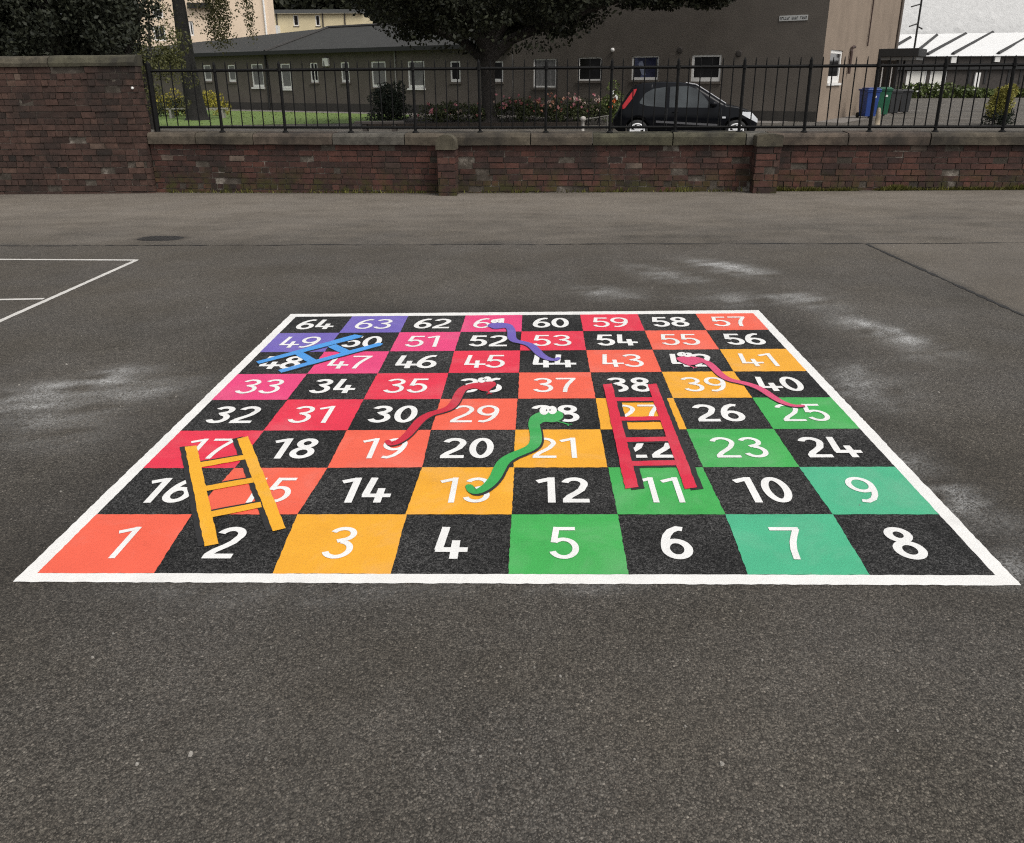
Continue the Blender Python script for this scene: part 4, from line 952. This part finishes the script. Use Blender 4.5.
bin_('dark grey wheelie bin standing next to the green one', 0, 890.5, 114, 1.0, R(2), M_DB); bin_('dark grey wheelie bin at the far end of the row by the porch', 0, 901.5, 113.2, 1.0, R(-4), M_DB)
p = ground(877, 124.5); e = MB(); e.lathe((0, 0, 0), [(.09, -.02), (.09, .2), (.08, .42), (.06, .54), (.03, .58)], 10); o = e.build('stone_bollard', plain('pale_sandstone', (.30, .25, .18), .95, .25, 5, .4), None, True); o.location = p; tag(o, 'short pale stone bollard standing in front of the bins', 'bollard')

# ------------------------------------------------------------------ planting
def leaf(mb, p, s, asp=.55, n=None):
    a = Vector((random.gauss(0, 1), random.gauss(0, 1), random.gauss(0, 1)+.25)).normalized(); b = a.cross(Vector((random.gauss(0, 1), random.gauss(0, 1), random.gauss(0, 1)))).normalized()
    s *= random.uniform(.7, 1.3); mb.cur = min(1, max(0, random.gauss(.45, .25))); a = a*s*.5; b = b*s*.5*asp; mb.quad(p-a, p+b-a*.1, p+a, p-b-a*.1)
def rs():
    while True:
        v = Vector((random.uniform(-1, 1), random.uniform(-1, 1), random.uniform(-1, 1)))
        if v.length < 1: return v
def clump(mb, c, r, n, s, sq=(1, 1, 1), shell=.5):
    for _ in range(n):
        v = rs(); v = v.normalized()*(v.length**shell); leaf(mb, Vector(c)+Vector((v.x*r*sq[0], v.y*r*sq[1], v.z*r*sq[2])), s)
M_L_DARK = leafmat('dark_tree_leaves', (.009, .011, .006), (.042, .046, .024), .6); M_L_YEW = leafmat('dark_yew_leaves', (.012, .015, .009), (.034, .038, .021), .65)  # paler end of the dark tree tints paints in leaf glints
M_L_MIX = leafmat('olive_leaves', (.05, .056, .02), (.14, .14, .048), .6, .2); M_L_BIRCH = leafmat('birch_leaves', (.035, .036, .014), (.10, .092, .035), .6, .2)
M_L_YEL = leafmat('yellow_green_leaves', (.16, .15, .02), (.42, .35, .05), .6, .1); M_L_CON = leafmat('conifer_leaves', (.012, .018, .012), (.035, .045, .028), .7); M_L_ROSE = leafmat('rose_leaves', (.025, .035, .014), (.075, .085, .03), .6)
M_L_GOLD = leafmat('golden_leaves', (.15, .14, .025), (.36, .33, .075), .6); M_L_HEDGE = leafmat('hedge_leaves', (.04, .06, .015), (.12, .15, .04), .6)
# spreading dark tree
tx = aty(489, 124, 32.4); tr = thing('broadleaf_tree', 'large spreading tree with very dark foliage in front of the long low building', 'tree', (tx.x, tx.y, 0))
mb = MB(); mb.tube([(0, 0, -.05), (.02, 0, .25), (.0, 0, .9), (-.02, 0, 1.9), (0, 0, 2.6), (.1, 0, 4.2), (.1, .1, 6.5)], [.42, .31, .265, .26, .31, .25, .12], 12)
limbs = [((0, 0, 2.2), (-1.0, .2, 3.0), (-3.0, .3, 3.7), (-5.0, .2, 4.6)), ((0, 0, 2.3), (.9, -.2, 3.0), (2.6, -.4, 3.6), (4.8, -.3, 4.3), (8.6, -.3, 4.6)), ((0, 0, 2.5), (-.5, -1.2, 3.4), (-1.2, -3.2, 4.4)), ((0, 0, 2.5), (.5, 1.4, 3.6), (1, 3.4, 4.8)), ((0, 0, 2.7), (-1.2, .4, 4.4), (-2.6, .5, 6.4)), ((0, 0, 2.7), (1.3, .2, 4.4), (3, .3, 6.5))]
for L in limbs: mb.tube(L, [.20*(1-i/len(L))+.03 for i in range(len(L))], 8)
mb.build('trunk', M_BARK, tr, True)
mb = MB(); cl = []
for _ in range(62): x = random.uniform(4.8, 8.5); clump(mb, (x, random.uniform(-1.2, 1.2), 4.24+random.uniform(-.03, .6)), random.uniform(.35, .55), 230, .155, (1.25, 1.25, .75))
def zlow(x, y):
    r_ = math.hypot(x, y*.8); base = itp([(0, 2.72), (2.0, 2.75), (3.0, 2.9), (4.0, 3.55), (4.8, 4.0), (5.6, 4.35), (9.6, 4.95)], r_)
    return base
k = 0
while k < 260:
    x, y = random.uniform(-5.3, 9.0), random.uniform(-4.3, 4.5)
    if x > 5 and abs(y) > 1.6: continue
    if math.hypot(x/5.5 if x < 0 else x/9.2, y/4.8) > 1: continue
    z0_ = zlow(x, y); z = z0_+.55+abs(random.gauss(0, 1))*1.3
    if x > 5.0: z = 4.98+random.uniform(0, .5)
    if z > 8.5: continue
    r_ = random.uniform(.35, .95); k += 1
    clump(mb, (x, y, z), r_, int(520*r_), .155, (1.25, 1.25, .75))
for _ in range(900):                        # hanging twigs along the underside
    a_ = random.uniform(0, 6.28); r_ = 5.0*random.random()**.5; x, y = r_*math.cos(a_), r_*.8*math.sin(a_); leaf(mb, Vector((x, y, zlow(x, y)+random.uniform(-.25, .5))), .16)
mb.build('crown', M_L_DARK, tr, attr=True)
# dark yew behind the tall wall
p = aty(55, 60, 18.5); yw = thing('yew_tree', 'dense dark evergreen tree behind the tall brick wall at the left edge', 'tree', (p.x, 18.5, 0))
mb = MB(); mb.tube([(0, 0, -.05), (.05, 0, 1.2), (-.05, .1, 3), (0, 0, 6)], [.3, .24, .2, .06], 10); mb.tube([(0, 0, 1), (1, 1.2, 2.2), (1.6, 1.3, 3.4)], [.12, .08, .03], 7); mb.tube([(0, 0, 1.1), (-1.2, 1.2, 2.2), (-2.2, 1.3, 3.6)], [.12, .08, .03], 7); mb.build('trunk', M_BARK, yw)
mb = MB()
for _ in range(190):
    x, y, z = random.uniform(-3.2, 1.55), random.uniform(-1.3, 1.6), random.uniform(1.75, 6.4)
    if x > 1.0 and z < 2.3: continue
    r_ = random.uniform(.4, .7); clump(mb, (x, y, z), r_, 640, .095, (1, 1, 1.1))
mb.build('crown', M_L_YEW, yw, attr=True)
# olive bushy tree between yew and birch
p = aty(150, 100, 31); sh = thing('bushy_tree', 'loose olive green bushy tree between the dark evergreen and the birch trunk', 'tree', (p.x, 31, 0))
mb = MB()
for a in ((-.5, 0, 3.5), (.4, .1, 4.2), (0, -.2, 6)): mb.tube([(0, 0, -.05), (a[0]*.4, a[1], a[2]*.5), a], [.10, .06, .02], 7)
mb.build('trunk', M_BARK, sh)
mb = MB()
for _ in range(85):
    z = random.uniform(.9, 6.6) if random.random() < .6 else random.uniform(.9, 3); x = random.uniform(-1.3, .6+.75*(z < 3.0)); r_ = random.uniform(.25, .5); clump(mb, (x, random.uniform(-.7, .7), z), r_, 95, .10)
for _ in range(900): leaf(mb, Vector((random.gauss(.55, .35), random.gauss(0, .5), random.uniform(1.8, 6.5))), .10)
mb.build('crown', M_L_MIX, sh, attr=True)
# birch
bt = aty(197.5, 119, 38); bi = thing('birch_tree', 'leaning birch with a dark rough trunk and drooping leafy twigs on the lawn', 'tree', (bt.x, 38, 0))
t1 = aty(187, 60, 38)-bt; t2 = aty(178.5, 2, 38)-bt; t1.z += bt.z; t2.z += bt.z; b0z = 0
mb = MB(); mb.tube([(0, 0, -.1), (0, 0, .15), (-.05, 0, .9), (t1.x-.0, 0, t1.z), (t2.x, 0, t2.z), (t2.x-.4, 0, t2.z+3)], [.62, .47, .40, .33, .26, .18], 14)
tz = t2.z
for L in (((t2.x, 0, tz+.6), (t2.x+1.2, 0, tz+1.5), (t2.x+3.2, 0, tz+1.1)), ((t2.x-.2, 0, tz+1.4), (t2.x-1.3, .2, tz+1.8), (t2.x-2, 0, tz+1.0)), ((t2.x, 0, tz+.9), (t2.x+.9, .5, tz+1.6), (t2.x+2.0, .4, tz+1.3))): mb.tube(L, [.11, .07, .02], 7)
mb.build('trunk', M_BIRCHB, bi, True)
mb = MB()
def strand(px, py_end, n, spread=.10, s=.105):
    e_ = aty(px, py_end, 38)-Vector((bt.x, 38, 0)); y = random.uniform(-.5, .5); z1 = tz+random.uniform(.6, 1.4); sway = random.uniform(-.3, .3)
    for i in range(n):
        f = random.random()**.8; z = e_.z+(z1-e_.z)*f; leaf(mb, Vector((e_.x+sway*f*f+random.gauss(0, spread), y+random.gauss(0, spread), z)), s)
for _ in range(34): strand(random.gauss(222, 7.5), random.uniform(36, 57), 105)
for _ in range(20): strand(random.uniform(190, 215), random.uniform(14, 34), 26)
for _ in range(8): strand(random.gauss(254, 2.2), random.uniform(34, 47), 70, .07)
for _ in range(10): strand(random.uniform(232, 250), random.uniform(8, 24), 22)
for _ in range(10): strand(random.uniform(166, 178), random.uniform(10, 50), 30)
for _ in range(10): clump(mb, (random.uniform(t2.x-2, t2.x+3.3), random.uniform(-.7, .7), tz+random.uniform(1.1, 2)), .5, 90, .11)
mb.build('crown', M_L_BIRCH, bi, attr=True)
def bush(name, label, px, Y, clumps, m_, s, cat='shrub', group=None, second=None):
    p = aty(px, 120, Y); e = thing(name, label, cat, (p.x, Y, 0), 0, group); mb = MB()
    for c, r_, n in clumps: clump(mb, c, r_, n, s, (1, 1, .9))
    mb.build('foliage', m_, e, attr=True)
    st_ = MB()
    for _ in range(4): st_.tube([(random.uniform(-.08, .08), random.uniform(-.08, .08), -.02), (random.uniform(-.25, .25), random.uniform(-.2, .2), .45)], [.02, .01], 5)
    st_.build('stem', M_BARK, e); return e
bush('spreading_shrub', 'yellow-green spreading shrub behind the pale bench', 186, 43, [((x, random.uniform(-.4, .4), .25+random.random()*.75), .42, 190) for x in [random.uniform(-1.6, 2.0) for _ in range(22)]], M_L_YEL, .10)
bush('dark_shrub', 'low dark green shrub at the foot of the yellow-green one', 168, 41.6, [((random.uniform(-1.0, 1.2), 0, .3+random.random()*.3), .35, 170) for _ in range(9)], M_L_CON, .1)
bush('conifer_shrub', 'rounded dark conifer shrub in front of the white windows', 389, 33, [((random.gauss(0, .42)*(1-z*.35), random.gauss(0, .3), z), .34, 220) for z in [.15+1.15*i/26 for i in range(27)]], M_L_CON, .085)
GR = 'rose bushes in the flower bed'
rl_ = [(432, 32.3, 'rose bush at the left end of the bed with one large pink bloom'), (452, 32.6, 'low rose bush without many blooms left of the dark tree trunk'), (470, 32.2, 'rose bush with pale blooms close against the dark tree trunk'), (506, 32.4, 'rose bush with pink blooms just right of the dark tree trunk'), (527, 32.0, 'tall rose bush full of reddish blooms in the middle of the bed'),
       (546, 32.5, 'rose bush with peach blooms beneath the window'), (566, 32.1, 'rose bush with dark red and pale blooms right of the middle'), (584, 32.5, 'rose bush with small pale blooms near the right end of the bed'), (599, 32.2, 'rose bush with white blooms nearest the black car')]
M_BL = [plain(n, c, .6, .1) for n, c in (('pink_petals', (.50, .20, .22)), ('pale_petals', (.55, .42, .36)), ('dusky_pink_petals', (.30, .10, .09)), ('peach_petals', (.50, .26, .17)))]
for i, (px, Y, lab) in enumerate(rl_):
    big = 1.0 if px > 500 else .72
    e = bush('rose_bush', lab, px, Y, [((random.uniform(-.45, .45), random.uniform(-.3, .3), .25+random.random()*.55*big), .26, 95) for _ in range(11)], M_L_ROSE, .085, 'rose bush', GR)
    for k in range(14 if px > 500 else 5):
        c = (random.uniform(-.55, .55), random.uniform(-.5, -.1), random.uniform(.5, 1.12)*big); f = MB(); r_ = random.uniform(.035, .075)*(2.0 if i == 0 and k == 0 else 1)
        for q in range(7): leaf(f, Vector(c)+rs()*r_*.6, r_*1.7, .9)
        f.build('bloom', M_BL[(0, 1, 1, 0, 2, 3, 2, 1, 1)[i] if random.random() < .55 else random.choice((0, 1, 2, 3))], e)
e = bush('flowering_plant', 'tall leafy plant with white and orange flowers just behind the tail of the black car', 612, 28.5, [((random.uniform(-.25, .25), 0, .4+random.random()*1.0), .22, 90) for _ in range(11)], M_L_HEDGE, .09, 'plant')
for c, k in (((-.05, -.3, 1.2), 0), ((.05, -.3, 1.05), 0), ((.02, -.3, .95), 1), ((-.1, -.3, .75), 1)):
    f = MB(); [leaf(f, Vector(c)+rs()*.05, .16, .6) for _ in range(6)]; f.build('bloom', [plain('white_petals', (.65, .65, .62), .6, .1), plain('orange_petals', (.55, .12, .03), .6, .1)][k], e)
e = bush('golden_shrub', 'golden yellow rounded shrub with dark green lower leaves beside the car park', 999, 30.5, [((random.gauss(0, .17)*(1.2-i/20), random.gauss(0, .17), .45+.72*i/24), .25, 240) for i in range(25)], M_L_GOLD, .07)
mb = MB(); [clump(mb, (random.uniform(-.38, .38), random.uniform(-.2, .2), random.uniform(.08, .42)), .2, 120, .07) for _ in range(14)]; mb.build('lower_foliage', M_L_CON, e, attr=True)
mb = MB(); a, b = ground(908, 98.5), ground(1080, 97.5)
hg = thing('hedge', 'low green hedge along the foot of the white-roofed building', 'hedge', (a.x, a.y+1, 0)); q = MB()
for i in range(46):
    f = i/45; h_ = .5+.5*max(0, noise.noise(Vector((f*9, 0, 2))))+(.35 if f < .3 else 0); clump(q, ((b.x-a.x)*f, (b.y-a.y)*f, h_*.6), .75, 60, .32, (1, 1, h_))
q.build('foliage', M_L_HEDGE, hg, attr=True)
mb = MB()
for _ in range(430):
    x = random.uniform(-85, -18); clump(mb, (x, 175+random.uniform(-4, 8), random.uniform(3, 24)), random.uniform(2.5, 4.2), 90, 1.5)
tag(mb.build('wood', M_L_DARK, attr=True), 'dark belt of trees behind the yellow terraced house', kind='stuff')

# ------------------------------------------------------------------ benches and small things
a, b = aty(168, 118, 40), aty(228, 118, 40); be = thing('bench', 'pale wooden bench on the lawn by the birch trunk', 'bench', ((a.x+b.x)/2, 40, 0)); L = b.x-a.x; M_PALE = plain('pale_weathered_wood', (.36, .34, .31), .8, .2, 5)
mb = MB()
for k in range(3): mb.boxr(-L/2, L/2, -.2+k*.14, -.08+k*.14, .40, .445)
mb.build('seat', M_PALE, be)
for s_ in (-1, 1): mb = MB(); mb.boxr(s_*(L/2-.2)-.05, s_*(L/2-.2)+.05, -.18, .18, -.02, .398); mb.build('leg', M_PALE, be)
a, b = aty(355, 118, 24.5), aty(404, 118, 24.5); be = thing('bench', 'low dark wooden bench in front of the conifer shrub', 'bench', ((a.x+b.x)/2, 24.5, 0)); L = b.x-a.x
mb = MB(); mb.boxr(-L/2, L/2, -.2, -.01, .46, .52); mb.boxr(-L/2, L/2, .01, .2, .46, .52); mb.build('seat', M_DARKTIM, be)
for s_ in (-1, 1): mb = MB(); mb.boxr(s_*(L/2-.28)-.06, s_*(L/2-.28)+.06, -.17, .17, -.02, .459); mb.build('leg', M_DARKTIM, be)
a, b = aty(583, 122, 28), aty(609, 118, 28); e = thing('bed_rail', 'low pale rail on a rounded post at the edge of the flower bed', 'rail', (a.x, 28, 0)); h_ = aty(583, 119, 28).z; M_PALE2 = plain('grey_weathered_wood', (.12, .115, .10), .85, .25, 5)
mb = MB(); mb.lathe((0, 0, 0), [(.05, -.02), (.05, h_-.06), (.10, h_-.02), (.08, h_+.06), (.02, h_+.09)], 10); mb.build('post', M_PALE, e, True)
mb = MB(); mb.tube([(.03, 0, h_-.02), (b.x-a.x, 0, h_+.10)], .022, 7); mb.build('rail', M_PALE2, e); mb = MB(); mb.tube([(b.x-a.x-.05, 0, -.02), (b.x-a.x-.05, 0, h_+.1)], .025, 7); mb.build('leg', M_PALE2, e)
